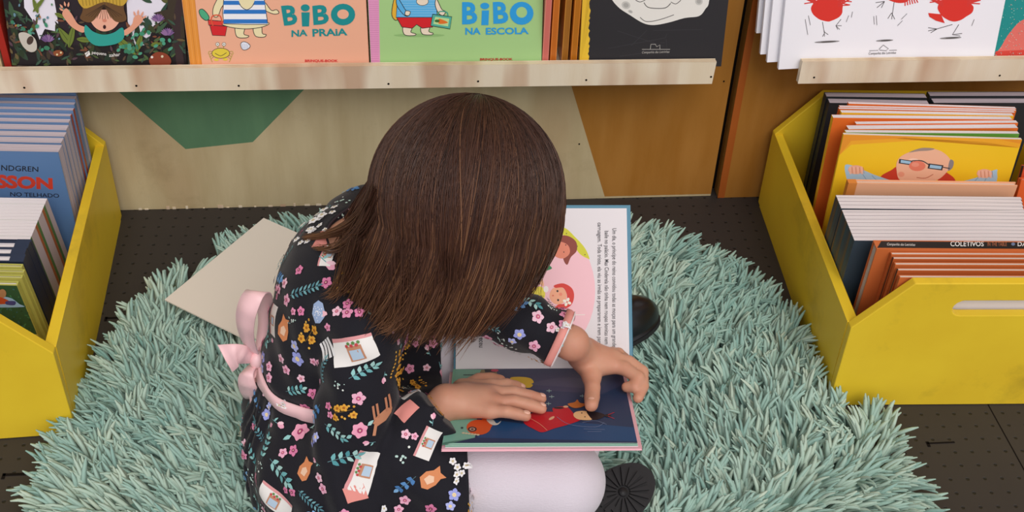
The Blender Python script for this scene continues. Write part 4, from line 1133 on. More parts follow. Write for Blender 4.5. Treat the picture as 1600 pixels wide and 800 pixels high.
vtext('baile no pal\u00e1cio. Mas Cinderela n\u00e3o tinha nem roupas bonitas nem', 948, 361, 538, 8.5)
vtext('carruagem. Toda triste, ela viu as irm\u00e3s se prepararem e irem para a festa.', 937, 348, 560, 8.5)
vtext('uma apareceu', 751, 497, 543, 8); vtext('tou a fada', 741, 505, 535, 8); vtext('as outras...', 728, 505, 533, 8)
m.build('upper_page', bk)

# ================================================================ CHILD
child = empty('person', (-0.10, 1.00, 0.03), 'child with long brown hair in a dark floral dress sitting cross-legged reading a book', 'person')
def V3(*a): return np.array(a, float)
def lowp(x, y, h=0.0):     # over the lower page, h above its plane
    return np.array(onplane(x, y, b0+NL*(h+0.0006), NL))
# skeleton
PEL = V3(-0.125, 1.00, 0.095); WAI = V3(-0.108, 1.00, 0.165); CHE = V3(-0.076, 1.015, 0.240); SHC = V3(-0.050, 1.03, 0.30)
SR, SL = V3(-0.045, 0.940, 0.292), V3(-0.045, 1.118, 0.300)
ER = V3(-0.072, 0.868, 0.105); EL = V3(0.068, 1.015, 0.268)
WR = lowp(697, 628, 0.017); WLh = V3(*onplane(893, 536, Vector((0, 0, 0.232)), Vector((0, 0, 1))))
HC = V3(0.065, 1.0, 0.418)
Fd = Vector((0.52, -0.34, -0.78)).normalized(); Td = (Vector((0, 0, 1))-Fd*Fd.z).normalized(); Sd = Td.cross(Fd).normalized()
RH = np.array([[Sd.x, Fd.x, Td.x], [Sd.y, Fd.y, Td.y], [Sd.z, Fd.z, Td.z]])      # columns: side, face, top
def hp(s_, f, t_): return HC+RH @ np.array([s_, f, t_])
vb = Vol((-0.21, 0.80, 0.04), (0.30, 1.20, 0.53), 0.0020)
# trunk
vb.cap(PEL, WAI, .066, .060, .02); vb.cap(WAI, CHE, .060, .066, .02); vb.cap(CHE, SHC, .066, .050, .03)
vb.cap(SR+V3(0, .01, -.004), SL-V3(0, .01, .004), .034, .034, .03)
vb.ell(SHC+V3(-.018, .004, -.010), (.056, .090, .046), .03)
vb.cap(SHC+V3(-.004, -.005, .006), hp(0, -.045, -.045), .040, .034, .02)
# head with face
vb.ell(hp(0, 0, 0.004), (.072, .086, .076), .01, RH); vb.ell(hp(0, .022, -.035), (.055, .055, .048), .02, RH)
vb.ell(hp(0, .062, -.062), (.022, .018, .016), .015, RH)                                  # chin
vb.cap(hp(0, .088, -.008), hp(0, .099, -.026), .006, .0095, .01)                          # nose
for sg in (-1, 1):
    vb.ell(hp(sg*.033, .058, -.034), (.024, .020, .022), .015, RH)                        # cheeks
    vb.ell(hp(sg*.029, .084, -.003), (.013, .007, .008), .006, RH, neg=True)              # eye hollows
    vb.ell(hp(sg*.029, .074, -.003), (.011, .011, .009), .002, RH)
    vb.ell(hp(sg*.072, -.004, -.012), (.006, .013, .019), .004, RH); vb.ell(hp(sg*.079, .001, -.011), (.004, .008, .012), .003, RH, neg=True)
vb.cap(hp(-.013, .0855, -.043), hp(.013, .0855, -.043), .0042, .0042, .004)
vb.cap(hp(-.010, .084, -.050), hp(.010, .084, -.050), .0048, .0048, .004)
# arms
vb.cap(SR, ER, .030, .025, .02); vb.cap(ER, WR, .024, .0185, .012)
vb.cap(SL, EL, .030, .025, .02); vb.cap(EL, WLh, .025, .0185, .012)
# right hand: lies flat on the page, fingers to the right
k_ = lambda x, y, h: lowp(x, y, h)
wr2 = k_(712, 628, .016)
vb.cap(WR, wr2, .0185, .0165, .01)
kn = [k_(766, 604, .018), k_(770, 614, .019), k_(771, 629, .017), k_(766, 642, .013)]
for q, r0 in zip(kn, (.0085, .009, .009, .0085)):
    vb.cap(k_(722, 608+ (q is kn[0])*0 + 9*[i for i in range(4) if kn[i] is q][0], .013), q, .0125, r0, .010)
vb.cap(k_(728, 625, .014), k_(752, 625, .016), .0185, .0165, .012, )
def finger(vol, pts, rs, k=.0014):
    for i in range(len(pts)-1): vol.cap(pts[i], pts[i+1], rs[i], rs[i+1], k if i else .005)
finger(vb, [kn[0], k_(792, 601, .0165), k_(806, 604, .010), k_(814, 607, .0075)], (.0080, .0074, .0070, .0060))
finger(vb, [kn[1], k_(802, 613, .0185), k_(828, 619, .013), k_(846, 623, .0085)], (.0082, .0076, .0072, .0062))
finger(vb, [kn[2], k_(802, 627, .0175), k_(828, 633, .013), k_(846, 638.5, .0085)], (.0083, .0077, .0074, .0064))
finger(vb, [kn[3], k_(791, 643, .0145), k_(808, 647, .010), k_(822, 650.5, .0078)], (.0078, .0072, .0068, .0060))
finger(vb, [k_(728, 606, .012), k_(748, 594, .010), k_(766, 592, .008), k_(782, 594, .008)], (.010, .0085, .0078, .0065))   # thumb on the far side
# left hand: comes over the book, thumb on the page, fingers round its right edge
pl = k_(928, 566, .030)
vb.cap(WLh, k_(912, 553, .040), .0180, .0175, .01)
vb.cap(k_(912, 553, .040), pl, .0175, .0165, .012)
vb.cap(k_(915, 560, .032), k_(948, 569, .027), .0135, .0125, .010); vb.cap(k_(920, 550, .038), k_(955, 559, .030), .0125, .0115, .010)
vb.cap(k_(918, 566, .027), k_(925, 590, .020), .0120, .0105, .010)
finger(vb, [k_(924, 588, .021), k_(926, 606, .016), k_(925, 621, .0105), k_(924, 633, .0095)], (.0105, .0090, .0090, .0078))
finger(vb, [k_(950, 569, .026), k_(976, 576, .024), k_(997, 590, .018), k_(992, 604, .011), k_(979, 605, .0085)], (.0100, .0084, .0078, .0072, .0064))
finger(vb, [k_(955, 561, .029), k_(982, 566, .026), k_(1003, 581, .018), k_(1004, 604, .008), k_(997, 622, .0015)], (.0100, .0084, .0080, .0074, .0062))
finger(vb, [k_(952, 556, .030), k_(966, 553, .030), k_(975, 560, .016), k_(984, 572, -.002)], (.0090, .0078, .0072, .0062))
finger(vb, [k_(946, 553, .030), k_(958, 551, .024), k_(968, 558, .008), k_(978, 570, -.008)], (.0085, .0072, .0066, .0058))
# nails pressed in slightly
Vv, Fq = vb.mesh(); del vb
Vv = relax(Vv, Fq, 2, .5)
M_skin = mat('child_skin', 'cf9a80', .5, .35, noise=30, col2='c78b72', sss=0.2, bump=0.03, bscale=400)
body = npmesh('body', Vv, Fq, M_skin, child)
# nails, eyes
M_nail = mat('finger_nail', 'e9b6a0', .3, .5)
def nail(c, d, r, wid=.0048):
    m = MB(); d = Vector(d).normalized(); s_ = NL.cross(d).normalized(); up = d.cross(s_).normalized()
    if up.z < 0: up = -up
    Mx = Matrix((s_, d, up)).transposed()
    m.ball(Vector(c)+up*(r*0.78), (wid*.82, wid, .0018), M_nail, 8, Mx); return m.build('finger_nail', child)
def fn(a, b_, r): nail(np.array(a)*.0+np.array(b_), Vector(b_)-Vector(a), r)
fn(k_(828, 619, .013), k_(845, 623, .0085), .0064); fn(k_(828, 633, .013), k_(845, 638, .0085), .0066); fn(k_(808, 647, .010), k_(821, 650, .0078), .0062); fn(k_(806, 604, .010), k_(813, 607, .0075), .006)
fn(k_(925, 618, .0105), k_(924, 631, .0095), .0082)
for sg in (-1, 1):
    m = MB(); c = hp(sg*.029, .0765, -.003)
    m.ball(c, .0098, mat('eye_white', 'f2eeea', .2, .5), 12); m.ball(c+(RH @ V3(0, .0062, -.001)), .0048, mat('brown_iris', '3a2418', .2, .6), 8); m.build('eye', child)

# ---- dress
vd = Vol((-0.26, 0.78, 0.02), (0.24, 1.25, 0.40), 0.0030)
vd.cap(PEL+V3(0.01, 0, .01), WAI, .076, .066, .02, sq=(1, .88, 1)); vd.cap(WAI, CHE, .066, .072, .02, sq=(1, .88, 1)); vd.cap(CHE, SHC, .072, .056, .03, sq=(1, .85, 1))
vd.cap(SR+V3(0, .008, 0), SL-V3(0, .008, 0), .040, .040, .03)
vd.ell(SHC+V3(-.022, .006, -.010), (.064, .098, .052), .03)
# sleeves
UE = ER+V3(-.004, 0, -.004)
vd.cap(SR, UE, .040, .047, .006); vd.cap(UE, k_(678, 642, .018)*.98+ER*.02, .044, .031, .008)
vd.cap(SL, EL, .041, .037, .018); cL = EL+(WLh-EL)*.97; vd.cap(EL, cL, .037, .031, .012)
# skirt spread over the lap and the rug
vd.ell((-0.100, 1.00, 0.080), (.098, .150, .085), .03); vd.ell((-0.085, 1.00, 0.035), (.115, .170, .045), .03)
vd.cap((-.10, .925, .095), (.085, .880, .112), .074, .066, .03); vd.cap((-.10, 1.08, .10), (.085, 1.10, .115), .074, .060, .03)
vd.cap((-.06, .96, .09), (.08, 1.0, .09), .055, .045, .03)
vd.ell((-0.04, .885, .05), (.11, .075, .045), .02)
Xg, Yg, Zg = vd.grid()
# folds: gathers below the waist, creases on the sleeves
an = np.arctan2(Yg-1.0, Xg+0.12)
below = 1/(1+np.exp((Zg-0.172)/0.006)); left = 1/(1+np.exp((Xg+0.02)/.03))
vd.F += (0.0026*np.sin(an*24+3*np.sin(an*5))*below*left).astype(np.float32)
vd.F += (0.0020*np.sin(Zg*95+Xg*60+3*np.sin(Yg*40))*(1/(1+np.exp((Yg-0.925)/.01)))).astype(np.float32)
vd.F += (0.0022*np.sin(Xg*120-Yg*50+2*np.sin(Zg*60))*(1/(1+np.exp(-(Xg-.02)/.02)))).astype(np.float32)
vd.F += (0.0012*np.sin(Xg*70+Zg*110+2*np.sin(Yg*55+1))).astype(np.float32)
# waist pulled in by the ribbon
spine_ax = (CHE-WAI)/np.linalg.norm(CHE-WAI); up_ax = V3(.12, 0, 1.0); up_ax /= np.linalg.norm(up_ax)
wc = V3(-0.106, 1.0, 0.180)
hgt = (Xg-wc[0])*up_ax[0]+(Yg-wc[1])*up_ax[1]+(Zg-wc[2])*up_ax[2]
vd.F += (0.006*np.exp(-(hgt/0.008)**2)*(1/(1+np.exp((Xg+.03)/.01)))*(1/(1+np.exp(-(Yg-.91)/.01)))).astype(np.float32)
# openings: neck, cuffs, hem over the knees
NK = V3(-.020, 1.035, .352)
vd.ell(NK, (.066, .060, .050), .003, neg=True)
ax = (WR-ER)/np.linalg.norm(WR-ER)
def cutplane(vol, c, n, R_):
    """open a sleeve end: remove beyond plane within radius R_ of c"""
    Xg, Yg, Zg = vol.grid(); h = (Xg-c[0])*n[0]+(Yg-c[1])*n[1]+(Zg-c[2])*n[2]
    r = np.sqrt((Xg-c[0])**2+(Yg-c[1])**2+(Zg-c[2])**2)
    cut = np.maximum(-h, r-R_); vol.F[...] = np.maximum(vol.F, -cut.astype(np.float32))
CR = ER+(WR-ER)*.93; nR = ax
cutplane(vd, CR, nR, .05)
axL = (WLh-EL)/np.linalg.norm(WLh-EL); CL = EL+(WLh-EL)*.93; cutplane(vd, CL, axL, .05)
vd.F[...] = np.maximum(vd.F, np.where((Yg < 0.99) & (Zg < 0.20) & (Xg > 0.03), Xg-0.062, -1).astype(np.float32))
vd.F[...] = np.maximum(vd.F, np.where((Yg >= 0.99) & (Zg < 0.20) & (Xg > 0.0), Xg-0.040, -1).astype(np.float32))
Vd, Fd_ = vd.mesh(); del vd
Vd = relax(Vd, Fd_, 3, .5)
M_dress = mat('navy_black_cloth', '191820', .75, .2, bump=.25, bscale=900, sheen=.15)
dress_bvh = BVHTree.FromPolygons([tuple(v) for v in Vd.tolist()], [tuple(f) for f in Fd_.tolist()])
# ---- printed motifs laid on the dress cloth
dm = MB()
def proj_(p, off):
    c, n, i, d = dress_bvh.find_nearest(p)
    return c+n*off if c is not None else None
rs = random.Random(21)
class Stamp:
    def __init__(s, p, n, ang, sc=1.0):
        s.p = Vector(p); s.n = Vector(n).normalized()
        a = Vector((0, 0, 1)).cross(s.n)
        if a.length < .05: a = Vector((1, 0, 0))
        a.normalize(); b_ = s.n.cross(a)
        s.a = a*cos(ang)+b_*sin(ang); s.b = s.n.cross(s.a); s.sc = sc; s.k = 0
    def poly(s, pts, col):
        s.k += 1; vs = []
        cxx = sum(q[0] for q in pts)/len(pts); cyy = sum(q[1] for q in pts)/len(pts)
        for u, v in list(pts)+[(cxx, cyy)]:
            q = proj_(s.p+s.a*(u*s.sc)+s.b*(v*s.sc), 0.0005+0.00018*s.k)
            if q is None: return
            vs.append(q)
        n = len(pts); dm.add(vs, [(i, (i+1) % n, n) for i in range(n)], flat(col, .7), True)
    def grid(s, quad, nu, nv, col):
        s.k += 1; vs = []; A_, B_, C_, D_ = [Vector(q) for q in quad]
        for j in range(nv+1):
            for i in range(nu+1):
                x, y = i/nu, j/nv; q = A_*(1-x)*(1-y)+B_*x*(1-y)+C_*x*y+D_*(1-x)*y
                w_ = proj_(s.p+s.a*(q.x*s.sc)+s.b*(q.y*s.sc), 0.0005+0.00018*s.k)
                if w_ is None: return
                vs.append(w_)
        dm.add(vs, [(j*(nu+1)+i, j*(nu+1)+i+1, (j+1)*(nu+1)+i+1, (j+1)*(nu+1)+i) for j in range(nv) for i in range(nu)], flat(col, .7), True)
    def petal(s, x, y, L, w_, a, col):
        c, d = cos(a), sin(a); pts = [(0, 0), (L*.3, w_*.42), (L*.7, w_*.5), (L, w_*.12), (L, -w_*.12), (L*.7, -w_*.5), (L*.3, -w_*.42)]
        s.poly([(x+p*c-q*d, y+p*d+q*c) for p, q in pts], col)
    def lf(s, x, y, L, w_, a, col):
        c, d = cos(a), sin(a); pts = [(0, 0), (L*.35, w_*.5), (L*.7, w_*.36), (L, 0), (L*.7, -w_*.36), (L*.35, -w_*.5)]
        s.poly([(x+p*c-q*d, y+p*d+q*c) for p, q in pts], col)
    def dot(s, x, y, r, col, n=6):
        s.poly([(x+r*cos(2*pi*i/n), y+r*sin(2*pi*i/n)) for i in range(n)], col)
    def stem(s, x0, y0, x1, y1, w_, col):
        d = Vector((x1-x0, y1-y0)); n = Vector((-d.y, d.x)).normalized()*w_/2
        s.poly([(x0+n.x, y0+n.y), ((x0+x1)/2+n.x, (y0+y1)/2+n.y), (x1+n.x, y1+n.y), (x1-n.x, y1-n.y), ((x0+x1)/2-n.x, (y0+y1)/2-n.y), (x0-n.x, y0-n.y)], col)
    def flower(s, x, y, r, col, cen, np_=5, a0=0):
        for i in range(np_): s.petal(x, y, r, r*.78, a0+2*pi*i/np_, col)
        s.dot(x, y, r*.34, cen, 7)
        if r > .005: s.dot(x, y, r*.15, 'e8c0b0', 5)
PINKS = [('e99abb', 'a8386a'), ('f0b3cb', 'c04f80'), ('e283ac', '8f2f5c'), ('f2c6d6', 'c8577f')]
BLUES = ['5f93c8', '82b2dd', '4a7db5']; TEALS = ['6fb0b4', '93c9c6', '4f949c', 'a9d2cd']
def mot_flower(S):
    c = rs.choice(PINKS); S.flower(0, 0, rs.uniform(.0060, .0080), c[0], c[1])
    if rs.random() < .6: S.flower(.0135, rs.uniform(-.005, .005), .0062, *rs.choice(PINKS))
def mot_big(S):
    S.flower(0, 0, .0100, 'f0a3bd', 'a8386a', 6); S.lf(.010, .002, .010, .005, .3, 'a9d2cd'); S.lf(-.010, -.002, .010, .005, 3.4, '93c9c6')
def mot_lilac(S): S.flower(0, 0, .0075, '9fa6e6', 'f0dca0'); S.flower(.012, .006, .006, 'b4bbf0', 'f0dca0')
def sprig(S, cols, n=4, L=.028, lw=.0042, ll=.0078):
    c = rs.choice(cols); S.stem(-L/2, 0, L/2, 0, .0006, '5b7f86')
    for i in range(n):
        x = -L/2+L*(i+.6)/n
        S.lf(x, 0, ll, lw, .9, rs.choice(cols)); S.lf(x, 0, ll, lw, -.9, rs.choice(cols))
    S.lf(L/2, 0, ll, lw, 0, c)
def mot_teal(S): sprig(S, TEALS)
def mot_blue(S): sprig(S, BLUES, 3, .026, .0055, .0075)
def mot_thin(S): sprig(S, ['4f7f8c', '6fa4ac'], 7, .034, .0024, .0062)
def mot_yellow(S):
    S.stem(-.012, 0, .012, 0, .0006, '8a6a2a')
    for i in range(4):
        x = -.012+i*.008; y = rs.choice([-1, 1])*.005
        S.flower(x, y, .0046, 'e3a53a', 'a8641c'); S.dot(x+.003, -y, .0016, 'd99a34', 5); S.dot(x-.002, -y*1.4, .0014, 'e8b54f', 5)
def mot_white(S):
    for i in range(6): S.flower(rs.uniform(-.010, .010), rs.uniform(-.009, .009), .0042, 'f0eef0', 'cfc09a')
def mot_dots(S):
    for i in range(9): S.dot(rs.uniform(-.011, .011), rs.uniform(-.009, .009), rs.uniform(.0009, .002), rs.choice(['e8eee8', 'bcd8d0']), 5)
def mot_bud(S): S.petal(0, 0, .011, .0065, 0, 'eda7bf'); S.petal(0, 0, .009, .004, .5, 'f6ccd8'); S.stem(-.010, 0, 0, 0, .0007, '6fa4ac'); S.lf(-.006, 0, .007, .003, 1, '93c9c6')
def mot_house(S, L=.040, H_=.022):
    S.grid([(-L/2, -H_/2), (L/2, -H_/2), (L/2, H_/2), (-L/2, H_/2)], 10, 6, 'f2eeea')
    S.grid([(-L/2, H_/2-.003), (L/2, H_/2-.003), (L/2, H_/2), (-L/2, H_/2)], 10, 1, 'e09a9c')
    S.grid([(-.006, -.008), (.006, -.008), (.006, .004), (-.006, .004)], 3, 3, 'c98f6f'); S.grid([(-.0045, -.007), (.0045, -.007), (.0045, .001), (-.0045, .001)], 2, 2, 'bcd2e6')
    for i in range(6): S.dot(-.005+i*.002, .0045+(i % 2)*.0018, .0014, ['c8484a', '5f8a4a'][i % 2], 5)
def mot_fence(S):
    for i in range(4): S.grid([(-.011+i*.006, -.010), (-.007+i*.006, -.010), (-.007+i*.006, .010), (-.011+i*.006, .010)], 1, 4, 'f2f0f0')
def mot_hedge(S):
    S.poly([(-.008, -.011), (-.010, 0), (-.007, .010), (0, .013), (.006, .009), (.008, .002), (.010, -.004), (.006, -.008), (0, -.012)], '9fb4d8')
    for i in range(26):
        a = rs.uniform(0, 6.28); r = rs.uniform(0, .0075); S.k -= 1; S.dot(r*cos(a)-.001, r*sin(a)*1.2, .0008, 'f2f4fa', 4)
    S.poly([(.006, -.006), (.012, -.004), (.011, -.001), (.006, .001)], 'f0b9c4')
def mot_fox(S):
    S.poly([(-.013, -.004), (-.008, -.009), (.002, -.009), (.010, -.006), (.016, -.008), (.013, 0), (.016, .007), (.008, .006), (0, .009), (-.009, .007)], 'd98a5a'); S.poly([(-.006, -.004), (.002, -.005), (.005, 0), (.001, .004), (-.006, .003)], 'efc7a8')
def mot_deer(S):
    S.poly([(-.010, -.003), (0, -.005), (.008, -.003), (.010, .002), (.004, .006), (-.006, .005), (-.012, .002)], 'c98a68')
    for x in (-.009, -.005, .004, .008): S.stem(x, .003, x+.003, .016, .0022, 'c08060')
    S.stem(-.010, 0, -.016, -.008, .003, 'c98a68')
def mot_roof(S): S.grid([(-.012, -.009), (.012, -.009), (.010, .009), (-.014, .009)], 6, 5, 'e8958c')
used_p = []
def camhit(x, y):
    d = ray(x, y).normalized(); c, n, i, dd = dress_bvh.ray_cast(CP, d); return c, n
def special(x, y, fn_, ang, rad, sc=1.0, **kw):
    c, n = camhit(x, y)
    if c is None: return
    # angle measured against the picture's right direction
    S = Stamp(c, n, 0, sc); r_ = _R-S.n*_R.dot(S.n); r_.normalize(); u_ = S.n.cross(r_)
    S.a = r_*cos(ang)+u_*sin(ang); S.b = S.n.cross(S.a)
    fn_(S, **kw); used_p.append((c, rad))
special(505, 372, mot_roof, 1.2, .016); special(512, 398, mot_house, 1.3, .018, .75); special(494, 345, mot_white, 0, .014, 1.5)
special(480, 372, mot_white, 0, .01, 1.0); special(512, 332, mot_white, 1, .01, 1.1); special(497, 362, mot_white, 2, .005, 1.0); special(426, 500, mot_house, 1.4, .020, .9); special(443, 515, mot_fox, 1.2, .014); special(498, 488, mot_hedge, .1, .013)
special(555, 548, mot_house, .35, .032, 1.5); special(513, 545, mot_fence, .4, .012, 1.1); special(568, 735, mot_house, 1.2, .026, 1.25); special(556, 770, mot_roof, .2, .014)
special(428, 782, mot_house, -.5, .022, 1.2); special(600, 650, mot_deer, .3, .014, 1.3); special(668, 692, mot_house, 1.1, .018, .9); special(636, 640, mot_roof, .7, .013)
special(645, 612, mot_house, .5, .018, .8); special(476, 735, mot_fox, 1.0, .012, .9); special(672, 748, mot_fox, .5, .012); special(470, 675, mot_big, 0, .011, 1.1)
special(527, 487, mot_flower, .2, .012); special(543, 489, mot_flower, .2, .012); special(562, 672, mot_big, .3, .010, .9); special(560, 622, mot_flower, 0, .01)
special(486, 520, mot_yellow, 1.0, .014, 1.1); special(466, 560, mot_lilac, 1.2, .013, 1.2); special(510, 410, mot_bud, -.8, .012, 1.3); special(440, 560, mot_flower, -1, .012)
special(505, 580, mot_thin, 1.2, .014); special(620, 590, mot_yellow, 1.1, .015, 1.2); special(565, 580, mot_teal, .5, .016, 1.1); special(535, 715, mot_teal, .3, .016, 1.2)
special(437, 735, mot_teal, -.6, .018, 1.3); special(545, 430, mot_yellow, 1.2, .013, 1.3); special(475, 455, mot_thin, .1, .013, 1.2); special(712, 735, mot_white, 1, .011)
special(840, 495, mot_flower, 0, .011, 1.1); special(862, 512, mot_flower, 0, .010); special(800, 480, mot_blue, .3, .013); special(822, 470, mot_teal, -.5, .013); special(835, 540, mot_flower, 0, .01); special(880, 515, mot_white, 0, .009, .7)
special(465, 290, mot_flower, 0, .01); special(545, 285, mot_flower, .6, .011); special(520, 305, mot_white, .6, .009, .8)
tri_area = []; Vn = Vd; f0 = Fd_
ar = np.linalg.norm(np.cross(Vn[f0[:, 2]]-Vn[f0[:, 0]], Vn[f0[:, 3]]-Vn[f0[:, 1]]), axis=1)*.5
cum = np.cumsum(ar); rg = np.random.RandomState(5)
kinds = [(mot_flower, .0098, 10), (mot_teal, .0125, 6), (mot_blue, .0125, 5), (mot_thin, .012, 5), (mot_yellow, .0115, 6), (mot_white, .010, 2), (mot_dots, .010, 3), (mot_lilac, .0105, 3), (mot_bud, .009, 4), (mot_big, .0115, 2)]
bag = [k for k in kinds for _ in range(k[2])]
for it in range(5200):
    fi = int(np.searchsorted(cum, rg.uniform(0, cum[-1]))); fi = min(fi, len(f0)-1)
    c = Vector(Vn[f0[fi]].mean(0))
    if c.z < .03: continue
    k = rs.choice(bag) if it < 3800 else rs.choice([kinds[0], kinds[6], kinds[8]])
    rad = k[1]*(1.0 if it < 3800 else .72)
    if any((c-q).length < rad+r2 for q, r2 in used_p): continue
    cc, n, i, dd = dress_bvh.find_nearest(c)
    S = Stamp(c, n, rs.uniform(0, 6.28), .95 if it < 3800 else .7); k[0](S); used_p.append((c, rad))
# the cloth itself joins its print: one mesh
dress = npmesh('dress', Vd, Fd_, M_dress, child)
me = dress.data
import bmesh
bm = bmesh.new(); bm.from_mesh(me)
nm = len(me.materials)
for mt in dm.mats: me.materials.append(mt)
off = parent_loc(child); vl = [bm.verts.new((p[0]-off.x, p[1]-off.y, p[2]-off.z)) for p in dm.v]
for f, mi_ in zip(dm.f, dm.m):
    try: nf = bm.faces.new([vl[i] for i in f]); nf.material_index = mi_+1; nf.smooth = True
    except ValueError: pass
bm.to_mesh(me); bm.free()
# ---- ribbon round the waist, neckline and cuffs
M_rib = mat('pink_satin_ribbon', 'f6c9cc', .38, .45, sheen=.2)
def ringband(c, axis, width, thick, mt, name, parent, a0=0, a1=2*pi, n=72, maxd=.12, off=.001, extra=None):
    axis = Vector(axis).normalized(); e1 = axis.cross(Vector((0, 1, .1))).normalized(); e2 = axis.cross(e1)
    V = []; prev = None; F_ = []
    for i in range(n+1):
        a = a0+(a1-a0)*i/n; d = e1*cos(a)+e2*sin(a); q = Vector(c)+d*.012
        rowp = []
        for hh in (-.5, 0, .5):
            o_ = q+axis*(hh*width); h_, nn, ii, dd = dress_bvh.ray_cast(o_, d)
            if h_ is None or dd > maxd: rowp = None; break
            rowp.append(h_)
        if rowp is None: prev = None; continue
        k = len(V); mx = max((p-Vector(c)).dot(d) for p in rowp)
        for hh, p in zip((-.5, 0, .5), rowp):
            V += [p+d*(off-.002), p+d*(off+thick)]
        if prev is not None:
            for (u, v) in ((1, 3), (3, 5)): F_.append((prev+u, prev+v, k+v, k+u))
            F_.append((prev+0, prev+1, k+1, k+0)); F_.append((prev+5, prev+4, k+4, k+5))
        prev = k
    m = MB(); m.add(V, F_, mt, True); return m.build(name, parent)
ringband(wc+up_ax*.0, up_ax, .011, .0014, M_rib, 'waist_ribbon', child, maxd=.105, off=.0036)
mat('white_lining', 'f1e6e6', .7, .2)
ringband(CL-axL*.006, axL, .010, .0006, mat('coral_cuff', 'e79a90', .7, .2), 'cuff', child, maxd=.06, off=.0018)
ringband(CL-axL*.0012, axL, .002, .0022, MATS['white_lining'], 'cuff_lining', child, maxd=.06, off=.0008)
# neckline piping
pts = []
for i in range(48):
    a = 2*pi*i/48; last = None
    for e in np.linspace(-1.2, 1.3, 90):
        d = Vector((cos(a)*cos(e), sin(a)*cos(e), sin(e))); h_, nn, ii, dd = dress_bvh.ray_cast(Vector(NK), d)
        if h_ is None or dd > .085: break
        last = h_
    if last is not None: pts.append(last+Vector((0, 0, .0004)))
if len(pts) > 6:
    m = MB(); P_ = [Vector(p) for p in pts]
    for _ in range(2): P_ = [(P_[i-1]+P_[i]*2+P_[(i+1) % len(P_)])/4 for i in range(len(P_))]
    m.tube(P_+[P_[0]], .0014, mat('neckline_piping', '3a3038', .7, .2), 6, False); m.build('neckline_piping', child)
# bow at the back
def ribbon(pts, wv, w_, mt, m, th=.0012, closed=False):
    pts = [Vector(p) for p in pts]; n = len(pts)
    # smooth
    P_ = []
    for i in range(n-1):
        a, b_, c, d = pts[max(i-1, 0)], pts[i], pts[i+1], pts[min(i+2, n-1)]
        for k in range(6):
            t_ = k/6; P_.append(0.5*((2*b_)+(c-a)*t_+(2*a-5*b_+4*c-d)*t_*t_+(3*b_-a-3*c+d)*t_**3))
    P_.append(pts[-1]); V = []; N_ = len(P_)
    for i, p in enumerate(P_):
        tg = (P_[min(i+1, N_-1)]-P_[max(i-1, 0)]).normalized(); wq = Vector(wv[0])*(1-i/(N_-1))+Vector(wv[1])*(i/(N_-1)); wq = (wq-tg*wq.dot(tg)).normalized()
        nn = tg.cross(wq).normalized(); ww = w_(i/(N_-1))/2 if callable(w_) else w_/2
        cr_ = 0.0012*sin(i*1.3)
        V += [p-wq*ww+nn*th*.5, p+nn*(th*.5+cr_), p+wq*ww+nn*th*.5, p+wq*ww-nn*th*.5, p+nn*(cr_-th*.5), p-wq*ww-nn*th*.5]
    F_ = [(i*6+k, i*6+(k+1) % 6, (i+1)*6+(k+1) % 6, (i+1)*6+k) for i in range(N_-1) for k in range(6)]+[tuple(range(6)), tuple((N_-1)*6+k for k in reversed(range(6)))]
    m.add(V, F_, mt, True)
YB = 1.0
def bp_(x, y, dy=0.0):
    return ony(x, y, YB+dy)
def loopband(path, wa, wb, name):
    m = MB(); ribbon(path, (wa, wb), lambda t_: .009+.017*sin(pi*min(1, max(0, t_))), M_rib, m, th=.0014); return m.build(name, child)
# upper loop, lower loop, two tails and the knot
loopband([bp_(401, 560), bp_(386, 528, -.020), bp_(384, 492, -.026), bp_(398, 458, -.014), bp_(410, 462, .012), bp_(414, 500, .022), bp_(403, 556, .004)], (.75, -.35, .15), (.75, -.35, .15), 'bow_loop')
loopband([bp_(400, 566), bp_(386, 584, -.022), bp_(388, 606, -.024), bp_(400, 622, -.012), bp_(413, 610, .010), bp_(414, 588, .016), bp_(402, 566, .004)], (.8, -.3, .3), (.8, -.3, .3), 'bow_loop')
m = MB(); ribbon([bp_(400, 560), bp_(386, 556, -.014), bp_(370, 554, -.020), bp_(352, 560, -.020)], ((.1, .25, .95), (.25, .25, .9)), lambda t_: .010+.026*t_, M_rib, m, th=.0014); m.build('bow_tail', child)
m = MB(); ribbon([bp_(400, 566), bp_(398, 590, -.018), bp_(403, 612, -.022), bp_(407, 640, -.020)], ((.95, -.2, .1), (.9, -.3, .2)), lambda t_: .010+.016*t_, M_rib, m, th=.0014); m.build('bow_tail', child)
m = MB(); m.ball(bp_(401, 562, -.006), (.0085, .010, .011), M_rib, 10); m.build('bow_knot', child)

# ---- white tights
vt = Vol((-0.14, 0.80, 0.012), (0.34, 1.27, 0.21), 0.0035)
KR = V3(0.168, .884, .094)
vt.cap((-.06, .905, .105), KR, .062, .048, .01); vt.ell(KR+V3(.004, .002, -.004), (.050, .050, .048), .02)
vt.cap(KR+V3(0, .02, -.025), (.255, 1.10, .050), .042, .026, .02); vt.cap((.255, 1.10, .050), (.285, 1.16, .046), .026, .024, .01)
KL = V3(.125, 1.125, .108)
vt.cap((-.06, 1.06, .100), KL, .056, .042, .01); vt.cap(KL+V3(0, -.01, -.03), (.165, .98, .045), .038, .026, .02); vt.cap((.165, .98, .045), (.19, .90, .036), .026, .022, .01)
Vt, Ft = vt.mesh(); del vt; Vt = relax(Vt, Ft, 3)
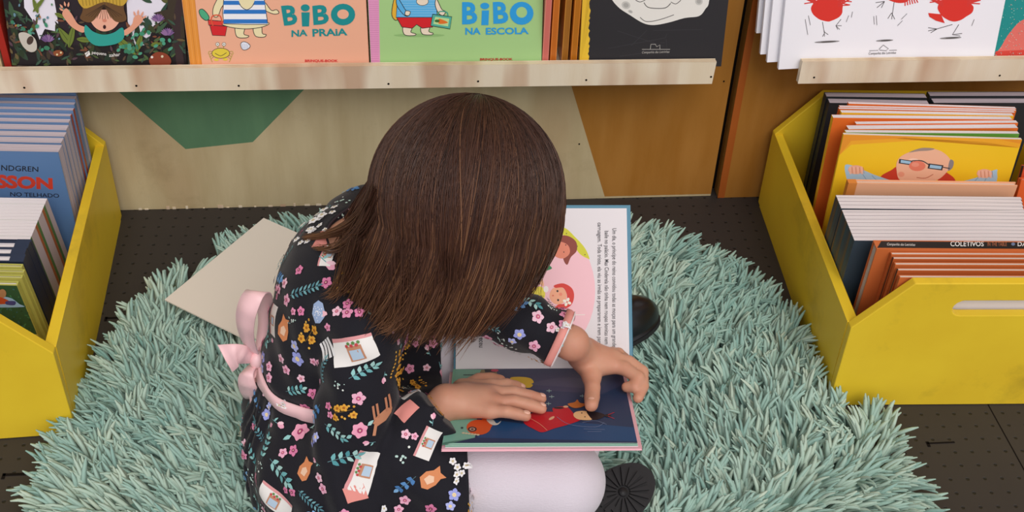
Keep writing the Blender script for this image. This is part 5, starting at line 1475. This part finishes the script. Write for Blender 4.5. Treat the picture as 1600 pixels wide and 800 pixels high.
# keep the tights under the book boards
def push(Vt, O, N, d):
    O = np.array(O); N = np.array(N); h = (Vt-O)@N; k = h > -d
    Vt[k] -= np.outer(h[k]+d, N); return Vt
kk = (Vt[:, 0] > .02) & (Vt[:, 0] < .27)
h1 = (Vt-np.array(b0))@np.array(NL); vv = (Vt-np.array(b0))@np.array(Vl)
sel = (h1 > -.008) & (vv > 0) & (vv < HL)
Vt[sel] -= np.outer(h1[sel]+.008, np.array(NL))
M_tight = mat('white_knit_tights', 'ded5df', .75, .15, bump=.35, bscale=1.0, stretch=(300, 900, 900), sheen=.2)
npmesh('tights', Vt, Ft, M_tight, child)
# ---- shoes
M_shoe = mat('black_patent', '15151a', .3, .5); M_sole = mat('black_rubber', '232224', .55, .35)
def shoe(O, u, n, label=None, L=.150, Wd=.066, visible_sole=True):
    O = Vector(O); u = Vector(u).normalized(); n = Vector(n); n = (n-u*n.dot(u)).normalized(); v = n.cross(u)
    out = []
    for i in range(40):
        a = 2*pi*i/40; x = cos(a); y = sin(a)
        wv = Wd/2*(1.0 if x > 0 else .86)*(1-.12*math.exp(-((x+.15)/.3)**2))
        out.append((L/2*math.copysign(abs(x)**.85, x), wv*math.copysign(abs(y)**.9, y)))
    V = []
    # upper: stacked outlines shrinking away from the sole
    lev = [(0, 1.0), (-.008, 1.02), (-.020, .98), (-.032, .86), (-.042, .64), (-.047, .34)]
    for h_, s_ in lev:
        for x, y in out: V.append(O+u*(x*s_ - (1-s_)*.01)+v*(y*s_)+n*h_)
    k = 40; F_ = [(j*k+i, j*k+(i+1) % k, (j+1)*k+(i+1) % k, (j+1)*k+i) for j in range(len(lev)-1) for i in range(k)]+[tuple(range(k)), tuple(reversed(range((len(lev)-1)*k, len(lev)*k)))]
    m = MB(); m.add(V, F_, M_shoe, True); up = m.build('shoe', child)
    m = MB(); m.prism([O+u*(x*1.04)+v*(y*1.05)+n*.0004 for x, y in out], n*.006, M_sole)
    # radial treads under ball and heel
    for (cxx, r0, r1, nn_) in ((L*.20, .008, .030, 18), (-L*.26, .006, .024, 12)):
        for i in range(nn_):
            a = 2*pi*(i+.5)/nn_; c_ = O+u*cxx+n*.006
            d = u*cos(a)*1.15+v*sin(a); s_ = n.cross(d).normalized()
            m.prism([c_+d*r0-s_*.0009, c_+d*r1-s_*.0032, c_+d*r1+s_*.0032, c_+d*r0+s_*.0009], n*.0032, M_sole)
        m.tube([O+u*cxx+n*.006, O+u*cxx+n*.0095], .0055, M_sole, 12)
    for sg in (-1, 1):
        for i in range(3): 
            c_ = O+u*(-.006+i*.009-.006)+v*(sg*.013)+n*.006; m.prism([c_-u*.003-v*.009, c_+u*.003-v*.009, c_+u*.003+v*.009, c_-u*.003+v*.009], n*.003, M_sole)
    so = m.build('sole', up)
    return up
T0 = onz(1008, 742, .050); T1 = onz(900, 830, .040); uu = (T0-T1).normalized()
shoe(T0-uu*.072, uu, (-.05, -.45, .85))
T2 = onz(998, 502, .052)
uu2 = Vector((.75, .55, 0)).normalized()
shoe(T2-uu2*.045+Vector((0, 0, -.0)), uu2, (.25, -.1, -.9))

# ---- hair
HCe = V3(0.066, 1.005, 0.418); RAD = V3(.104, .105, .106)
Wv = V3(.16, .52, .84); Wv /= np.linalg.norm(Wv)
A1 = np.cross(Wv, V3(1, 0, 0)); A1 /= np.linalg.norm(A1); A2 = np.cross(Wv, A1)
def strands(phi, a0, Lf, scale, n1=14, n2=11, jit=None, sway=None):
    """paths from the crown over the head, then hanging down"""
    N = len(phi); d = np.cos(phi)[:, None]*A1+np.sin(phi)[:, None]*A2
    ae = np.arctan2(Wv[2], -d[:, 2]); ae = ae*0.97; a0 = a0*ae
    P = np.zeros((N, n1+n2, 3))
    for i in range(n1):
        a = a0+(ae-a0)*i/(n1-1)
        dd_ = d
        if jit is not None:
            pj = phi-jit*(1-(i/(n1-1)))**1.3; dd_ = np.cos(pj)[:, None]*A1+np.sin(pj)[:, None]*A2
        nn = np.cos(a)[:, None]*Wv+np.sin(a)[:, None]*dd_
        P[:, i] = HCe+RAD*nn*scale[:, None]
    out = np.cos(ae)[:, None]*Wv+np.sin(ae)[:, None]*d; out[:, 2] = 0; out /= np.linalg.norm(out, axis=1)[:, None]
    th = np.arctan2(out[:, 1], out[:, 0])
    # hanging length by direction: camera side, left, right, far
    near = np.clip(-out[:, 1], 0, 1); left = np.clip(-out[:, 0], 0, 1); right = np.clip(out[:, 0], 0, 1); far = np.clip(out[:, 1], 0, 1)
    L = (.115*near+.105*left+.128*right+.12*far)/(near+left+right+far)*Lf
    tang = (P[:, n1-1]-P[:, n1-2]); tang /= np.linalg.norm(tang, axis=1)[:, None]
    for i in range(n2):
        t_ = (i+1)/n2
        drop = np.stack([-.040*t_**1.4*np.ones(N)-.015*right*t_**2-.012*left*t_**2, .0*near-.004*t_+.012*far, -np.ones(N)*0], 1)
        P[:, n1+i] = P[:, n1-1]+tang*(L*t_*(1-t_)*.5)[:, None]+drop*(L/.125)[:, None]+np.array([0, 0, -1.0])*(L*(t_*(1-(1-t_)*.5)))[:, None]+out*(.010*sin(pi*t_*.8)-.016*t_**2.2)
        if sway is not None: P[:, n1+i] += sway*(t_**1.8)
    return P, out
def ribmesh(P, wid, prof, name, tone, mt):
    N, S, _ = P.shape; tg = np.gradient(P, axis=1); tg /= np.linalg.norm(tg, axis=2)[:, :, None]+1e-9
    ctr = P-np.array(HCe); ctr[:, :, 2] *= .3; e1 = np.cross(tg, ctr); e1 /= np.linalg.norm(e1, axis=2)[:, :, None]+1e-9; e2 = np.cross(tg, e1)
    R3 = 3; V = np.zeros((N, S, R3, 3), np.float32)
    for q in range(R3):
        an = 2*pi*q/R3+pi/2
        V[:, :, q] = P+(e1*cos(an)+e2*sin(an)*.7)*(wid[:, None]*prof[None])[:, :, None]
    base = (np.arange(N)*S*R3)[:, None, None]
    q = np.array([[s_*R3+k, s_*R3+(k+1) % R3, (s_+1)*R3+(k+1) % R3, (s_+1)*R3+k] for s_ in range(S-1) for k in range(R3)])[None]
    o = npmesh(name, V.reshape(-1, 3), (base+q).reshape(-1, 4), mt, child)
    a = o.data.attributes.new('tone', 'FLOAT', 'POINT'); tv = np.clip(tone[:, None]+np.linspace(-.02, .42, S)[None]**1.0, 0, 1)
    a.data.foreach_set('value', np.repeat(tv[:, :, None], R3, 2).ravel().astype(np.float32)); return o
M_hair = bpy.data.materials.new('brown_hair'); M_hair.use_nodes = True
t = M_hair.node_tree; b = t.nodes['Principled BSDF']; b.inputs['Roughness'].default_value = .42; b.inputs['Specular IOR Level'].default_value = .35
at = t.nodes.new('ShaderNodeAttribute'); at.attribute_name = 'tone'; cr = t.nodes.new('ShaderNodeValToRGB')
cr.color_ramp.elements[0].color = lin('2f1d19'); cr.color_ramp.elements[1].color = lin('ab7a54'); e = cr.color_ramp.elements.new(.45); e.color = lin('563729')
t.links.new(at.outputs['Fac'], cr.inputs['Fac']); t.links.new(cr.outputs[0], b.inputs['Base Color'])
rg = np.random.RandomState(8)
# under layer as a closed shell
nphi = 120; ph = np.linspace(0, 2*pi, nphi, endpoint=False)
Ps, _o = strands(ph, np.full(nphi, .001), np.full(nphi, .80), np.full(nphi, .955)+.006*np.sin(ph*23))
S_ = Ps.shape[1]; idx = np.arange(nphi*S_).reshape(nphi, S_)
Fh = np.stack([idx[:, :-1], np.roll(idx, -1, 0)[:, :-1], np.roll(idx, -1, 0)[:, 1:], idx[:, 1:]], -1).reshape(-1, 4)
M_under = mat('hair_under', '452e26', .5, .3)
hu = npmesh('hair_under_layer', Ps.reshape(-1, 3), Fh, M_under, child)
sd_ = hu.modifiers.new('thickness', 'SOLIDIFY'); sd_.thickness = .004
NS = 13000
phi = rg.uniform(0, 2*pi, NS); cl = np.sin(phi*37)+np.sin(phi*61+1)+np.sin(phi*19+2)
phi = phi+.02*np.sin(phi*90); a0 = rg.uniform(0, .78, NS)**1.1
sw = np.stack([rg.normal(0, .006, NS)+.006*np.sin(phi*41), rg.normal(0, .007, NS)+.006*np.sin(phi*29), rg.normal(0, .006, NS)], 1)
P, _o = strands(phi, a0, rg.uniform(.78, 1.10, NS)*(1+.10*cl/3), .985+.022*(1-a0)*rg.uniform(.3, 1, NS)+.0015*cl/3+rg.normal(0, .0035, NS), sway=sw, jit=rg.normal(0, .16, NS)+.10*np.sin(phi*7))
prof = np.concatenate([[.35], np.full(P.shape[1]-6, 1.0), [.9, .75, .55, .35, .12]])
hair = ribmesh(P, rg.uniform(.00035, .0007, NS), prof, 'hair', .17+.07*np.sin(phi*9+2)*np.sin(phi*4)+.03*cl/3+rg.normal(0, .13, NS), M_hair)
# stray ends: flick over the collar at the left, loose wisps at the fringe ends
def bez(p0, p1, p2, p3, n, N, j0, j1):
    t_ = np.linspace(0, 1, n)[None, :, None]; J0 = rg.normal(0, 1, (N, 3))*j0; J1 = rg.normal(0, 1, (N, 3))*j1
    a, b_, c, d = [np.array(q, float)[None] for q in (p0, p1, p2, p3)]
    a = a+J0; b_ = b_+J0+J1*.3; c = c+J0*.6+J1*.7; d = d+J1
    return (1-t_)**3*a[:, None]+3*(1-t_)**2*t_*b_[:, None]+3*(1-t_)*t_**2*c[:, None]+t_**3*d[:, None]
sets = [((588, 296, .97), (574, 340, .97), (540, 368, .98), (476, 371, 0), 120, .0035, .0016), ((580, 330, .96), (560, 378, .96), (520, 398, .97), (490, 386, 0), 40, .005, .003), ((560, 380, .93), (548, 425, .93), (538, 455, .93), (514, 462, 0), 70, .006, .004),
        ((600, 340, .97), (590, 420, .96), (560, 455, .96), (528, 452, .97), 160, .008, .006), ((640, 380, .92), (640, 460, .905), (640, 505, .90), (598, 514, .905), 90, .008, .004),
        ((700, 400, .90), (700, 470, .90), (690, 505, .90), (655, 517, .90), 90, .008, .005), ((830, 330, .98), (830, 400, .95), (820, 440, .95), (790, 478, .95), 90, .007, .006), ((850, 330, .98), (850, 390, .96), (845, 420, .95), (822, 458, .95), 50, .005, .005)]
wl = []
for p0, p1, p2, p3, n_, j0, j1 in sets:
    hq = camhit(p3[0], p3[1])[0]
    q3 = ony(*p3) if p3[2] else ((hq-ray(p3[0], p3[1])*.006) if hq is not None else ony(p3[0], p3[1], 1.04))
    if not p3[2]:
        p2 = (p2[0], p2[1], (p2[2]+q3.y)/2-.003)
    wl.append(bez(ony(*p0), ony(*p1), ony(*p2), q3, 16, n_, j0, j1))
W3 = np.concatenate(wl); ribmesh(W3, rg.uniform(.0004, .0008, len(W3)), np.concatenate([[.3], np.full(10, 1.0), [.9, .7, .5, .3, .1]]), 'loose_hair', rg.uniform(.2, .4, len(W3)), M_hair)
